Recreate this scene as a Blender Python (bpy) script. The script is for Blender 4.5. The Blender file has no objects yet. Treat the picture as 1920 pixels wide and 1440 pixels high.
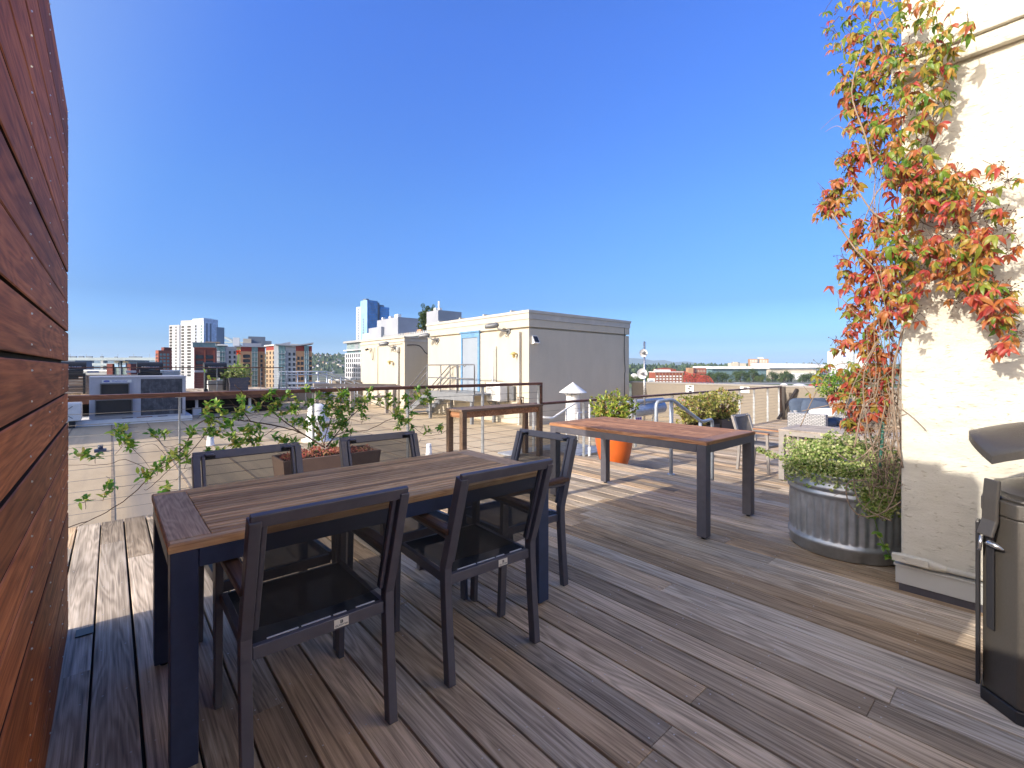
import bpy, math, random
from mathutils import Vector, Matrix
random.seed(7)
S = bpy.context.scene
COL = S.collection
PI = math.pi
rad = math.radians
# ---------------------------------------------------------------- camera frame (metres; camera stands on the deck, z = 1.3)
HEAD = rad(41.0)
FW = Vector((math.sin(HEAD), math.cos(HEAD), 0)); RT = Vector((math.cos(HEAD), -math.sin(HEAD), 0))
FOC = 865.0; CH = 1.3; HZ = 690.0
SUN_EL = rad(26.2); SUN_AZ = rad(-5.8)          # light travels along +X, a little to -Y, downwards
DECK2 = -0.363; ROOF = -0.69; GND = -26.0
def W(px, D): return FW * D + RT * ((px - 960) / FOC * D)
def Zd(py, D): return CH + (HZ - py) * D / FOC
def onX(px, py, X):
    r = (px - 960) / FOC
    Y = X * (RT.x + RT.y * r * 0 - 0) if False else X * (RT.x - FW.x * r) / (FW.x + FW.y * r)
    d = FW.x * X + FW.y * Y
    return Vector((X, Y, CH + (HZ - py) * d / FOC))
def onY(px, py, Y):
    r = (px - 960) / FOC
    d = Y / (FW.y + RT.y * r)
    p = FW * d + RT * (r * d)
    return Vector((p.x, Y, CH + (HZ - py) * d / FOC))
# ---------------------------------------------------------------- mesh builder
class MB:
    def __init__(s, off=(0, 0, 0)):
        s.v = []; s.f = []; s.m = []; s.sm = []; s.off = Vector(off)
    def add(s, vs, fs, mi=0, smooth=False):
        b = len(s.v)
        s.v += [tuple(Vector(p) - s.off) for p in vs]
        for f in fs:
            s.f.append([b + i for i in f]); s.m.append(mi); s.sm.append(smooth)
        return s
    def box(s, a, b, mi=0):
        x0, y0, z0 = a; x1, y1, z1 = b
        if x0 > x1: x0, x1 = x1, x0
        if y0 > y1: y0, y1 = y1, y0
        if z0 > z1: z0, z1 = z1, z0
        vs = [(x0,y0,z0),(x1,y0,z0),(x1,y1,z0),(x0,y1,z0),(x0,y0,z1),(x1,y0,z1),(x1,y1,z1),(x0,y1,z1)]
        return s.add(vs, [(0,3,2,1),(4,5,6,7),(0,1,5,4),(1,2,6,5),(2,3,7,6),(3,0,4,7)], mi)
    def board(s, a, b, c=0.003, mi=0, ax=2, fn=None, edge=None):
        """box with a chamfer round its +ax face"""
        x0, y0, z0 = a; x1, y1, z1 = b
        vs = []
        if ax == 2:
            vs = [(x0,y0,z0),(x1,y0,z0),(x1,y1,z0),(x0,y1,z0),(x0,y0,z1-c),(x1,y0,z1-c),(x1,y1,z1-c),(x0,y1,z1-c),
                  (x0+c,y0+c,z1),(x1-c,y0+c,z1),(x1-c,y1-c,z1),(x0+c,y1-c,z1)]
        else:   # ax 0: face +X
            vs = [(x0,y0,z0),(x0,y1,z0),(x0,y1,z1),(x0,y0,z1),(x1-c,y0,z0),(x1-c,y1,z0),(x1-c,y1,z1),(x1-c,y0,z1),
                  (x1,y0+c,z0+c),(x1,y1-c,z0+c),(x1,y1-c,z1-c),(x1,y0+c,z1-c)]
        if fn: vs = [fn(*p) for p in vs]
        fs = [(0,3,2,1)] + [(i,(i+1)%4,4+(i+1)%4,4+i) for i in range(4)] + [(4+i,4+(i+1)%4,8+(i+1)%4,8+i) for i in range(4)] + [(8,9,10,11)]
        s.add(vs, fs, mi)
        if edge is not None:
            for q in range(5): s.m[len(s.m)-10+q] = edge
        return s
    def bar(s, p0, p1, w, h, up=(0,0,1), mi=0):
        """rectangular bar from p0 to p1; w sideways, h along up"""
        p0 = Vector(p0); p1 = Vector(p1); d = (p1 - p0).normalized(); u = Vector(up)
        sd = d.cross(u)
        if sd.length < 1e-5: sd = d.cross(Vector((1,0,0)))
        sd.normalize(); u = sd.cross(d).normalized()
        vs = []
        for p in (p0, p1):
            for a, b in ((-1,-1),(1,-1),(1,1),(-1,1)):
                vs.append(p + sd*(a*w/2) + u*(b*h/2))
        return s.add(vs, [(0,3,2,1),(4,5,6,7),(0,1,5,4),(1,2,6,5),(2,3,7,6),(3,0,4,7)], mi)
    def sweep(s, pts, w, h, side, mi=0):
        """rectangular section swept along pts; side = fixed sideways vector"""
        sd = Vector(side).normalized(); P = [Vector(p) for p in pts]; n = len(P); vs = []
        for i in range(n):
            t = (P[min(i+1,n-1)] - P[max(i-1,0)]).normalized(); u = sd.cross(t).normalized()
            k = 1.0
            if 0 < i < n-1:
                a = (P[i]-P[i-1]).normalized(); k = 1/max(.5, a.dot(t))
            for a, b in ((-1,-1),(1,-1),(1,1),(-1,1)): vs.append(P[i] + sd*(a*w/2) + u*(b*h/2*k))
        fs = [(0,3,2,1), tuple(4*(n-1)+i for i in range(4))]
        for i in range(n-1):
            for j in range(4): fs.append((4*i+j, 4*i+(j+1)%4, 4*i+4+(j+1)%4, 4*i+4+j))
        return s.add(vs, fs, mi)
    def tube(s, pts, r, n=8, mi=0, caps=True, smooth=True):
        P = [Vector(p) for p in pts]; k = len(P)
        R = r if isinstance(r, (list, tuple)) else [r]*k
        vs = []; ref = None
        for i in range(k):
            t = (P[min(i+1,k-1)] - P[max(i-1,0)])
            if t.length < 1e-9: t = Vector((0,0,1))
            t.normalize()
            if ref is None:
                ref = t.orthogonal().normalized()
            ref = (ref - t*ref.dot(t))
            if ref.length < 1e-6: ref = t.orthogonal()
            ref.normalize(); b = t.cross(ref)
            for j in range(n):
                a = 2*PI*j/n
                vs.append(P[i] + (ref*math.cos(a) + b*math.sin(a))*R[i])
        fs = []
        for i in range(k-1):
            for j in range(n):
                fs.append((i*n+j, i*n+(j+1)%n, (i+1)*n+(j+1)%n, (i+1)*n+j))
        b0 = len(s.v)
        s.add(vs, fs, mi, smooth)
        if caps:
            s.f.append([b0+j for j in range(n)][::-1]); s.m.append(mi); s.sm.append(False)
            s.f.append([b0+(k-1)*n+j for j in range(n)]); s.m.append(mi); s.sm.append(False)
        return s
    def lathe(s, prof, c=(0,0,0), n=32, mi=0, smooth=True, sx=1, sy=1, fn=None):
        """prof: list of (r, z); revolved about the vertical through c"""
        vs = []; k = len(prof)
        for r, z in prof:
            for j in range(n):
                a = 2*PI*j/n
                rr = fn(r, a, z) if fn else r
                vs.append((c[0]+rr*sx*math.cos(a), c[1]+rr*sy*math.sin(a), c[2]+z))
        fs = []
        for i in range(k-1):
            for j in range(n):
                fs.append((i*n+j, i*n+(j+1)%n, (i+1)*n+(j+1)%n, (i+1)*n+j))
        return s.add(vs, fs, mi, smooth)
    def prism(s, poly, z0, z1, mi=0, fn=None):
        n = len(poly)
        vs = [(x,y,z0) for x,y in poly] + [(x,y,z1) for x,y in poly]
        if fn: vs = [fn(*p) for p in vs]
        return s.add(vs, [tuple(range(n))[::-1], tuple(range(n,2*n))] + [(i,(i+1)%n,n+(i+1)%n,n+i) for i in range(n)], mi)
    def ball(s, c, r, n=10, k=6, mi=0, sz=1.0):
        prof = [(r*math.sin(PI*i/k), -r*math.cos(PI*i/k)*sz) for i in range(k+1)]
        prof[0] = (r*.02, prof[0][1]); prof[-1] = (r*.02, prof[-1][1])
        return s.lathe(prof, c, n, mi)
    def leaf(s, p, d, nrm, L, w, fold=.25, droop=.15, mi=0):
        """a folded, drooping leaf of six faces"""
        d = Vector(d).normalized(); nrm = Vector(nrm); sd = d.cross(nrm)
        if sd.length < 1e-4: sd = d.orthogonal()
        sd.normalize(); up = sd.cross(d).normalized(); p = Vector(p)
        m1 = p + d*(L*.38); m2 = p + d*(L*.74) - up*(droop*L*.35); tip = p + d*L - up*(droop*L)
        a1 = w*.5; a2 = w*.36
        vs = [p, m1 - sd*a1 + up*(fold*a1), m1, m1 + sd*a1 + up*(fold*a1), m2 - sd*a2 + up*(fold*a2), m2, m2 + sd*a2 + up*(fold*a2), tip]
        return s.add(vs, [(0,2,1),(0,3,2),(1,2,5,4),(2,3,6,5),(4,5,7),(5,6,7)], mi, True)
    def small(s, p, d, nrm, L, w, mi=0):
        """a two-face leaf"""
        d = Vector(d).normalized(); sd = d.cross(Vector(nrm))
        if sd.length < 1e-4: sd = d.orthogonal()
        sd.normalize(); up = sd.cross(d); p = Vector(p); m = p + d*(L*.5)
        return s.add([p, m - sd*(w*.5) + up*(w*.15), p + d*L, m + sd*(w*.5) + up*(w*.15)], [(0,2,1),(0,3,2)], mi, False)
    def build(s, name, mats, parent=None, label=None, bevel=0, seg=2, kind=None):
        me = bpy.data.meshes.new(name)
        me.from_pydata(s.v, [], s.f)
        if not isinstance(mats, (list, tuple)): mats = [mats]
        for m in mats: me.materials.append(m)
        me.polygons.foreach_set('material_index', s.m)
        me.polygons.foreach_set('use_smooth', s.sm)
        me.update()
        o = bpy.data.objects.new(name, me); COL.objects.link(o)
        if parent: o.parent = parent
        if label: o['label'] = label
        if kind: o['kind'] = kind
        if bevel:
            b = o.modifiers.new('bevel', 'BEVEL'); b.width = bevel; b.segments = seg; b.limit_method = 'ANGLE'; b.angle_limit = rad(35)
        return o
def tag(o, label=None, cat=None, group=None, kind=None):
    if label: o['label'] = label
    if cat: o['category'] = cat
    if group: o['group'] = group
    if kind: o['kind'] = kind
    return o
def thing(name, label, cat, loc=(0,0,0), rz=0.0, group=None):
    o = bpy.data.objects.new(name, None); COL.objects.link(o)
    o.location = loc; o.rotation_euler = (0,0,rz); o.empty_display_size = .2
    return tag(o, label, cat, group)
def dup(root, loc, rz=0.0, label=None, group=None, scale=None):
    r = root.copy(); COL.objects.link(r); r.location = loc; r.rotation_euler = (0,0,rz)
    if label: r['label'] = label
    if group: r['group'] = group
    if scale: r.scale = (scale,)*3 if not isinstance(scale, (tuple, list)) else scale
    for ch in KIDS(root):
        c = ch.copy(); COL.objects.link(c); c.parent = r
        for g in KIDS(ch):
            d = g.copy(); COL.objects.link(d); d.parent = c
    return r
def KIDS(o): return [c for c in bpy.data.objects if c.parent == o]
def lift(o): return Vector(o.location)
def text_mb(txt, size, fn, depth=.001, mi=0, align='CENTER', sx=1.0):
    """lettering as a mesh: fn maps (x, y, z) of the flat text to the place where it stands"""
    cu = bpy.data.curves.new('lettering', 'FONT'); cu.body = txt; cu.size = size; cu.align_x = align; cu.align_y = 'CENTER'; cu.extrude = depth; cu.resolution_u = 3
    ob = bpy.data.objects.new('lettering', cu); COL.objects.link(ob)
    bpy.context.view_layer.update()
    me = bpy.data.meshes.new_from_object(ob.evaluated_get(bpy.context.evaluated_depsgraph_get()))
    mb = MB(); mb.add([fn(v.co.x*sx, v.co.y, v.co.z) for v in me.vertices], [tuple(p.vertices) for p in me.polygons], mi)
    bpy.data.objects.remove(ob); bpy.data.curves.remove(cu); bpy.data.meshes.remove(me)
    return mb
def merge(a, b):
    n = len(a.v); a.v += b.v; a.f += [[i+n for i in f] for f in b.f]; a.m += b.m; a.sm += b.sm
    return a
# ---------------------------------------------------------------- materials
def nmat(name):
    m = bpy.data.materials.new(name); m.use_nodes = True
    nt = m.node_tree; b = nt.nodes['Principled BSDF']
    return m, nt, b
def N(nt, t, **kw):
    n = nt.nodes.new(t)
    for k, v in kw.items():
        if k in ('op',): n.operation = v
        else: setattr(n, k, v)
    return n
def L(nt, a, b): nt.links.new(a, b)
def ramp(nt, fac, stops, interp='LINEAR'):
    r = N(nt, 'ShaderNodeValToRGB'); r.color_ramp.interpolation = interp
    e = r.color_ramp.elements
    while len(e) < len(stops): e.new(.5)
    for i, (p, c) in enumerate(stops):
        e[i].position = p; e[i].color = (*c, 1) if len(c) == 3 else c
    L(nt, fac, r.inputs[0]); return r
def mapping(nt, src, scale=(1,1,1), loc=None):
    m = N(nt, 'ShaderNodeVectorMath', op='MULTIPLY'); L(nt, src, m.inputs[0]); m.inputs[1].default_value = scale
    return m.outputs[0]
def noise(nt, vec, scale=5, detail=3, rough=.55, dist=0):
    n = N(nt, 'ShaderNodeTexNoise'); n.inputs['Scale'].default_value = scale; n.inputs['Detail'].default_value = detail
    n.inputs['Roughness'].default_value = rough; n.inputs['Distortion'].default_value = dist
    L(nt, vec, n.inputs['Vector']); return n.outputs['Fac']
def mixc(nt, a, b, fac, mode='MIX'):
    m = N(nt, 'ShaderNodeMix', data_type='RGBA', blend_type=mode)
    for s, v in ((m.inputs['A'], a), (m.inputs['B'], b), (m.inputs['Factor'], fac)):
        if hasattr(v, 'is_linked') or hasattr(v, 'links'): L(nt, v, s)
        elif isinstance(v, (int, float)): s.default_value = v if s.type == 'VALUE' else (v,v,v,1)
        else: s.default_value = (*v, 1)
    # Mix node has several A/B sockets; pick the colour ones
    return m
def mix(nt, a, b, fac, mode='MIX'):
    m = N(nt, 'ShaderNodeMix', data_type='RGBA', blend_type=mode)
    A = m.inputs[6]; B = m.inputs[7]; Fc = m.inputs[0]
    for s, v in ((A, a), (B, b), (Fc, fac)):
        if isinstance(v, bpy.types.NodeSocket): L(nt, v, s)
        elif isinstance(v, (int, float)): s.default_value = v if s == Fc else (v,v,v,1)
        else: s.default_value = (*v, 1)
    return m.outputs[2]
def bump(nt, h, b, strength=.3, dist=.01):
    n = N(nt, 'ShaderNodeBump'); n.inputs['Strength'].default_value = strength; n.inputs['Distance'].default_value = dist
    L(nt, h, n.inputs['Height']); L(nt, n.outputs[0], b.inputs['Normal']); return n
def plain(name, col, rough=.5, metal=0, spec=.5, vary=.12, scale=6, bmp=0, coat=0):
    """a plain coat with a little uneven tone and gloss"""
    m, nt, b = nmat(name)
    tc = N(nt, 'ShaderNodeTexCoord').outputs['Object']
    f = noise(nt, tc, scale, 5, .6)
    lo = tuple(c*(1-vary) for c in col); hi = tuple(min(1, c*(1+vary)) for c in col)
    r = ramp(nt, f, [(.3, lo), (.7, hi)]); L(nt, r.outputs[0], b.inputs['Base Color'])
    rr = N(nt, 'ShaderNodeMapRange'); L(nt, f, rr.inputs[0]); rr.inputs[3].default_value = max(0, rough-.1); rr.inputs[4].default_value = min(1, rough+.1)
    L(nt, rr.outputs[0], b.inputs['Roughness'])
    b.inputs['Metallic'].default_value = metal; b.inputs['Specular IOR Level'].default_value = spec
    if coat: b.inputs['Coat Weight'].default_value = coat
    if bmp: bump(nt, noise(nt, tc, scale*12, 3), b, bmp, .004)
    return m
def wood(name, stops, axis=1, grain=38, long=1.3, rough=.6, wave=.45, vary=.5, bmp=.35, spec=.35, wscale=9, patch=.35, warm=0):
    """planks: fine grain along one axis, flowing figure, a tone of its own for every plank (mesh island)"""
    m, nt, b = nmat(name)
    geo = N(nt, 'ShaderNodeNewGeometry'); rnd = geo.outputs['Random Per Island']
    tc = N(nt, 'ShaderNodeTexCoord').outputs['Object']
    off = N(nt, 'ShaderNodeVectorMath', op='SCALE'); off.inputs[0].default_value = (37.1, 53.7, 71.3); L(nt, rnd, off.inputs['Scale'])
    add = N(nt, 'ShaderNodeVectorMath', op='ADD'); L(nt, tc, add.inputs[0]); L(nt, off.outputs[0], add.inputs[1])
    v = add.outputs[0]
    def sc(a, l):
        t = [a, a, a]; t[axis] = l; return tuple(t)
    g1 = noise(nt, mapping(nt, v, sc(grain*2.2, long*2)), 1, 6, .7)
    # flowing figure: rings of a slow noise field
    fld = noise(nt, mapping(nt, v, sc(wscale, long*.9)), 1, 2, .45, .6)
    mul = N(nt, 'ShaderNodeMath', op='MULTIPLY'); L(nt, fld, mul.inputs[0]); mul.inputs[1].default_value = 70
    sn = N(nt, 'ShaderNodeMath', op='SINE'); ja = N(nt, 'ShaderNodeMath', op='MULTIPLY_ADD'); L(nt, g1, ja.inputs[0]); ja.inputs[1].default_value = 3.0; L(nt, mul.outputs[0], ja.inputs[2]); L(nt, ja.outputs[0], sn.inputs[0])
    s2 = N(nt, 'ShaderNodeMapRange'); L(nt, sn.outputs[0], s2.inputs[0]); s2.inputs[1].default_value = -1
    f = N(nt, 'ShaderNodeMix', data_type='FLOAT'); f.inputs[0].default_value = wave; L(nt, g1, f.inputs[2]); L(nt, s2.outputs[0], f.inputs[3])
    big = noise(nt, mapping(nt, v, sc(5, .8)), 1, 4, .6)
    c = ramp(nt, f.outputs[0], stops).outputs[0]
    # tone per plank and slow patches
    tone = N(nt, 'ShaderNodeMapRange'); L(nt, rnd, tone.inputs[0]); tone.inputs[3].default_value = 1-vary; tone.inputs[4].default_value = 1+vary*.7
    pt = N(nt, 'ShaderNodeMapRange'); L(nt, big, pt.inputs[0]); pt.inputs[1].default_value = .3; pt.inputs[2].default_value = .7
    pt.inputs[3].default_value = 1-patch; pt.inputs[4].default_value = 1+patch*.6
    tm = N(nt, 'ShaderNodeMath', op='MULTIPLY'); L(nt, tone.outputs[0], tm.inputs[0]); L(nt, pt.outputs[0], tm.inputs[1])
    if warm:   # some planks browner than others, and dark weather stains
        wn = N(nt, 'ShaderNodeTexWhiteNoise', noise_dimensions='1D'); L(nt, rnd, wn.inputs['W'])
        wt = ramp(nt, wn.outputs['Value'], [(.2,(.96,1.0,1.06)),(.55,(1.0,.98,.95)),(.95,(1.07,.95,.80))]).outputs[0]
        c = mix(nt, c, wt, 1.0, 'MULTIPLY')
        sv = noise(nt, mapping(nt, v, sc(7, 1.6)), 1, 5, .62, .8)
        c = mix(nt, c, mix(nt, c, (.42,.38,.38), 1.0, 'MULTIPLY'), ramp(nt, sv, [(.56,(0,0,0)),(.72,(warm,warm,warm))]).outputs[0])
    cs = N(nt, 'ShaderNodeVectorMath', op='SCALE'); L(nt, c, cs.inputs[0]); L(nt, tm.outputs[0], cs.inputs['Scale'])
    L(nt, cs.outputs[0], b.inputs['Base Color'])
    b.inputs['Roughness'].default_value = rough; b.inputs['Specular IOR Level'].default_value = spec
    bump(nt, f.outputs[0], b, bmp, .0025)
    return m
def leafmat(name, stops, rough=.45, trans=.35, spot=0):
    m, nt, b = nmat(name)
    geo = N(nt, 'ShaderNodeNewGeometry')
    r = ramp(nt, geo.outputs['Random Per Island'], stops).outputs[0]
    tc = N(nt, 'ShaderNodeTexCoord').outputs['Object']
    n = noise(nt, tc, 60, 3)
    mr = N(nt, 'ShaderNodeMapRange'); L(nt, n, mr.inputs[0]); mr.inputs[3].default_value = .7; mr.inputs[4].default_value = 1.3
    sc = N(nt, 'ShaderNodeVectorMath', op='SCALE'); L(nt, r, sc.inputs[0]); L(nt, mr.outputs[0], sc.inputs['Scale'])
    L(nt, sc.outputs[0], b.inputs['Base Color']); b.inputs['Roughness'].default_value = rough
    b.inputs['Specular IOR Level'].default_value = .4
    t = N(nt, 'ShaderNodeBsdfTranslucent'); L(nt, sc.outputs[0], t.inputs[0])
    mx = N(nt, 'ShaderNodeMixShader'); mx.inputs[0].default_value = trans
    L(nt, b.outputs[0], mx.inputs[1]); L(nt, t.outputs[0], mx.inputs[2])
    L(nt, mx.outputs[0], nt.nodes['Material Output'].inputs['Surface'])
    return m
def glassy(name, col, rough=.08, spec=.8, vary=.25, scale=.3):
    """window glass seen from outside: dark, mirror-like"""
    m = plain(name, col, rough, 0, spec, vary, scale)
    return m
M = {}
M['deck'] = wood('deck_wood', [(.28,(.19,.145,.11)),(.44,(.41,.32,.228)),(.56,(.575,.455,.33)),(.74,(.75,.625,.485))], 1, 46, .8, .72, .13, .38, .6, .15, 9, .34, .4)
M['screen'] = wood('screen_wood', [(.28,(.12,.036,.013)),(.44,(.25,.074,.025)),(.56,(.36,.115,.041)),(.74,(.48,.18,.07))], 1, 34, 1.0, .6, .12, .30, .25, .10, 7, .3)
M['joint'] = plain('shaded_plank_edge', (.035,.02,.015), .95, 0, .1, .3, 30)  # shade of the screen gaps painted onto the plank edges
M['rail'] = wood('rail_wood', [(.15,(.075,.032,.02)),(.5,(.14,.06,.036)),(.9,(.24,.12,.08))], 0, 40, 1.2, .5, .3, .2, .3, .4)
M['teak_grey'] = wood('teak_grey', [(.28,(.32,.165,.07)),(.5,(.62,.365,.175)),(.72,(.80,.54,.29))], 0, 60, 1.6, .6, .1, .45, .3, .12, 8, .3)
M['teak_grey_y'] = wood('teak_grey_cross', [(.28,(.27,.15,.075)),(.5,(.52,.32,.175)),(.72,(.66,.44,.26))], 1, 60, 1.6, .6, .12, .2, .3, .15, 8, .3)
M['teak_warm'] = wood('teak_warm', [(.3,(.19,.085,.043)),(.5,(.35,.17,.088)),(.7,(.48,.26,.15))], 1, 50, 1.4, .6, .2, .2, .25, .15)
M['teak_edge'] = wood('teak_edge', [(.15,(.2,.085,.03)),(.5,(.34,.16,.06)),(.9,(.46,.25,.11))], 0, 50, 1.4, .5, .15, .2, .25, .4)
M['console'] = wood('console_wood', [(.15,(.10,.06,.035)),(.5,(.18,.115,.075)),(.9,(.27,.19,.13))], 0, 40, 1.3, .55, .2, .25, .3, .4)
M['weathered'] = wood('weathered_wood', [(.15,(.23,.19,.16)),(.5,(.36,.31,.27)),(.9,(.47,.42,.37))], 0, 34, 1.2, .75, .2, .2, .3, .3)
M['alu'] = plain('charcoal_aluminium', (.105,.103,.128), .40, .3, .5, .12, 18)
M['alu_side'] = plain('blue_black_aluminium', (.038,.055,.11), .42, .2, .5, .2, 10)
M['alu_light'] = plain('sunlit_aluminium', (.30,.28,.27), .45, .3, .5, .1, 12)  # sunlight on the far chair's frame put into a paler colour
M['gap'] = plain('dark_underside', (.02,.018,.017), .9)  # near-black, stands in for shade under decks and behind plank gaps
M['steel'] = plain('stainless_steel', (.52,.52,.53), .28, .9, .5, .12, 20)
M['galv'] = plain('galvanised_steel', (.42,.45,.49), .42, .75, .5, .22, 9)
M['galv_pipe'] = plain('galvanised_pipe', (.40,.45,.53), .45, .4, .5, .18, 14)
M['screw'] = plain('screw_head', (.55,.53,.5), .35, .8)
M['white_paint'] = plain('white_paint', (.72,.72,.71), .5, 0, .5, .06, 5)
M['black'] = plain('black_plastic', (.018,.018,.02), .5)
M['dark_metal'] = plain('dark_enamel', (.03,.03,.034), .35, .2)
M['rust'] = plain('rust_stain', (.24,.11,.04), .8, 0, .3, .4, 14)
M['bronze'] = plain('bronze_powder_coat', (.082,.074,.066), .33, .3, .5, .1, 160, .25)
M['label'] = plain('paper_label', (.75,.72,.64), .5, 0, .5, .03)
M['blue_ink'] = plain('blue_ink', (.03,.07,.42), .5)
M['purple_ink'] = plain('purple_ink', (.19,.07,.36), .5)
M['black_ink'] = plain('black_ink', (.02,.02,.025), .5)
def sling(name, col, tr):
    m, nt, b = nmat(name)
    tc = N(nt, 'ShaderNodeTexCoord').outputs['Object']
    f = noise(nt, tc, 14, 4)
    r = ramp(nt, f, [(.3, tuple(c*.8 for c in col)), (.7, tuple(c*1.2 for c in col))]); L(nt, r.outputs[0], b.inputs['Base Color'])
    b.inputs['Roughness'].default_value = .6; b.inputs['Specular IOR Level'].default_value = .25
    t = N(nt, 'ShaderNodeBsdfTransparent'); mx = N(nt, 'ShaderNodeMixShader'); mx.inputs[0].default_value = tr
    L(nt, b.outputs[0], mx.inputs[1]); L(nt, t.outputs[0], mx.inputs[2]); L(nt, mx.outputs[0], nt.nodes['Material Output'].inputs['Surface'])
    return m
M['sling_back'] = sling('mesh_sling_back', (.017,.018,.02), .30)
M['sling_seat'] = sling('mesh_sling_seat', (.016,.018,.02), .10)
M['sling_grey'] = sling('mesh_sling_grey', (.11,.11,.115), .22)
def stucco():
    m, nt, b = nmat('cream_stucco')
    tc = N(nt, 'ShaderNodeTexCoord').outputs['Object']
    f = noise(nt, mapping(nt, tc, (3, 3, 9)), 1.5, 6, .6)
    h = noise(nt, mapping(nt, tc, (34, 34, 85)), 1.0, 6, .7)
    pit = noise(nt, mapping(nt, tc, (22, 22, 70)), 1.0, 3, .6, .4)
    pr = ramp(nt, pit, [(.30,(0,0,0)),(.40,(1,1,1))])
    c = ramp(nt, f, [(.25,(.54,.505,.42)),(.5,(.64,.605,.515)),(.75,(.70,.665,.58))]).outputs[0]
    # pits and scratches: their shade put into a darker colour
    c2 = mix(nt, (.50,.45,.355), c, pr.outputs[0])
    dirt = noise(nt, mapping(nt, tc, (1.2, 1.2, .5)), 2.0, 5, .65)
    c3 = mix(nt, c2, (.50,.45,.36), ramp(nt, dirt, [(.6,(0,0,0)),(.85,(.5,.5,.5))]).outputs[0])
    L(nt, c3, b.inputs['Base Color']); b.inputs['Roughness'].default_value = .92; b.inputs['Specular IOR Level'].default_value = .15
    ad = N(nt, 'ShaderNodeMath', op='MULTIPLY'); L(nt, pr.outputs[0], ad.inputs[0]); ad.inputs[1].default_value = .8
    a2 = N(nt, 'ShaderNodeMath', op='ADD'); L(nt, ad.outputs[0], a2.inputs[0]); L(nt, h, a2.inputs[1])
    bump(nt, a2.outputs[0], b, .6, .012)
    return m
M['stucco'] = stucco()
def siding(name, col, lo=.9):
    m, nt, b = nmat(name)
    tc = N(nt, 'ShaderNodeTexCoord').outputs['Object']
    f = noise(nt, mapping(nt, tc, (1.5, 1.5, .5)), 1.2, 6, .65)
    g = noise(nt, mapping(nt, tc, (14, 14, 26)), 1.0, 4, .6)
    c = ramp(nt, f, [(.3, tuple(v*lo for v in col)), (.7, col)]).outputs[0]
    c = mix(nt, c, tuple(v*.72 for v in col), ramp(nt, g, [(.55,(0,0,0)),(.8,(.6,.6,.6))]).outputs[0])
    L(nt, c, b.inputs['Base Color']); b.inputs['Roughness'].default_value = .9; b.inputs['Specular IOR Level'].default_value = .15
    bump(nt, g, b, .4, .01)
    return m
M['pent'] = siding('penthouse_stucco', (.545,.495,.405))
M['pent_trim'] = plain('penthouse_trim', (.46,.44,.40), .7, 0, .3, .1, 2)
M['parapet'] = siding('parapet_coating', (.25,.22,.185), .92)
M['coping'] = plain('parapet_coping', (.27,.255,.24), .5, 0, .4, .1, 1.5)
def roofmat():
    m, nt, b = nmat('roof_cap_sheet')
    tc = N(nt, 'ShaderNodeTexCoord').outputs['Object']
    f = noise(nt, mapping(nt, tc, (.35, .12, 1)), 1.0, 8, .68)
    g = noise(nt, tc, 90, 4, .7)
    c = ramp(nt, f, [(.28,(.37,.285,.185)),(.5,(.52,.41,.275)),(.75,(.60,.485,.335))]).outputs[0]
    gr = ramp(nt, g, [(.3,(.82,.82,.82)),(.7,(1.12,1.12,1.12))]).outputs[0]
    c = mix(nt, c, gr, 1.0, 'MULTIPLY')
    # water streaks running along the sheets
    st = noise(nt, mapping(nt, tc, (1.6, .07, 1)), 1.0, 5, .6)
    c = mix(nt, c, (.24,.205,.165), ramp(nt, st, [(.50,(0,0,0)),(.70,(.75,.75,.75))]).outputs[0])
    # one dark strip with soft edges
    sp = N(nt, 'ShaderNodeSeparateXYZ'); L(nt, tc, sp.inputs[0])
    wob = noise(nt, tc, .8, 3); 
    wa = N(nt, 'ShaderNodeMath', op='MULTIPLY_ADD'); L(nt, wob, wa.inputs[0]); wa.inputs[1].default_value = .1; L(nt, sp.outputs[0], wa.inputs[2])
    ds = N(nt, 'ShaderNodeMath', op='SUBTRACT'); L(nt, wa.outputs[0], ds.inputs[0]); ds.inputs[1].default_value = .44
    ab = N(nt, 'ShaderNodeMath', op='ABSOLUTE'); L(nt, ds.outputs[0], ab.inputs[0])
    mk = ramp(nt, ab.outputs[0], [(.05,(.7,.7,.7)),(.22,(0,0,0))]).outputs[0]
    c = mix(nt, c, (.20,.18,.165), mk)
    L(nt, c, b.inputs['Base Color']); b.inputs['Roughness'].default_value = .92; b.inputs['Specular IOR Level'].default_value = .2
    bump(nt, g, b, .3, .004)
    return m
M['roof'] = roofmat()
M['flashing'] = plain('painted_flashing', (.50,.50,.48), .55, 0, .4, .1, 3)
M['seam'] = plain('roof_seam', (.27,.215,.16), .9, 0, .2, .3, 8)
# ================================================================ camera, sky, sun
cam = bpy.data.objects.new('camera', bpy.data.cameras.new('camera')); COL.objects.link(cam)
cam.location = (0, 0, CH); cam.rotation_euler = (PI/2, 0, -HEAD)
cam.data.sensor_width = 36; cam.data.lens = 36*FOC/1920; cam.data.shift_y = -30/1920
cam.data.clip_start = .05; cam.data.clip_end = 80000
S.camera = cam
w = bpy.data.worlds.new('World'); S.world = w; w.use_nodes = True
nt = w.node_tree; bg = nt.nodes['Background']
sky = N(nt, 'ShaderNodeTexSky'); sky.sky_type = 'NISHITA'; sky.sun_disc = False
sky.sun_elevation = SUN_EL
# the sun stands opposite to the direction its light travels
sx, sy = -math.cos(SUN_AZ), -math.sin(SUN_AZ)
sky.sun_rotation = math.atan2(sx, sy)
sky.altitude = 60; sky.air_density = 1.0; sky.dust_density = 2.6; sky.ozone_density = 3.0
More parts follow.
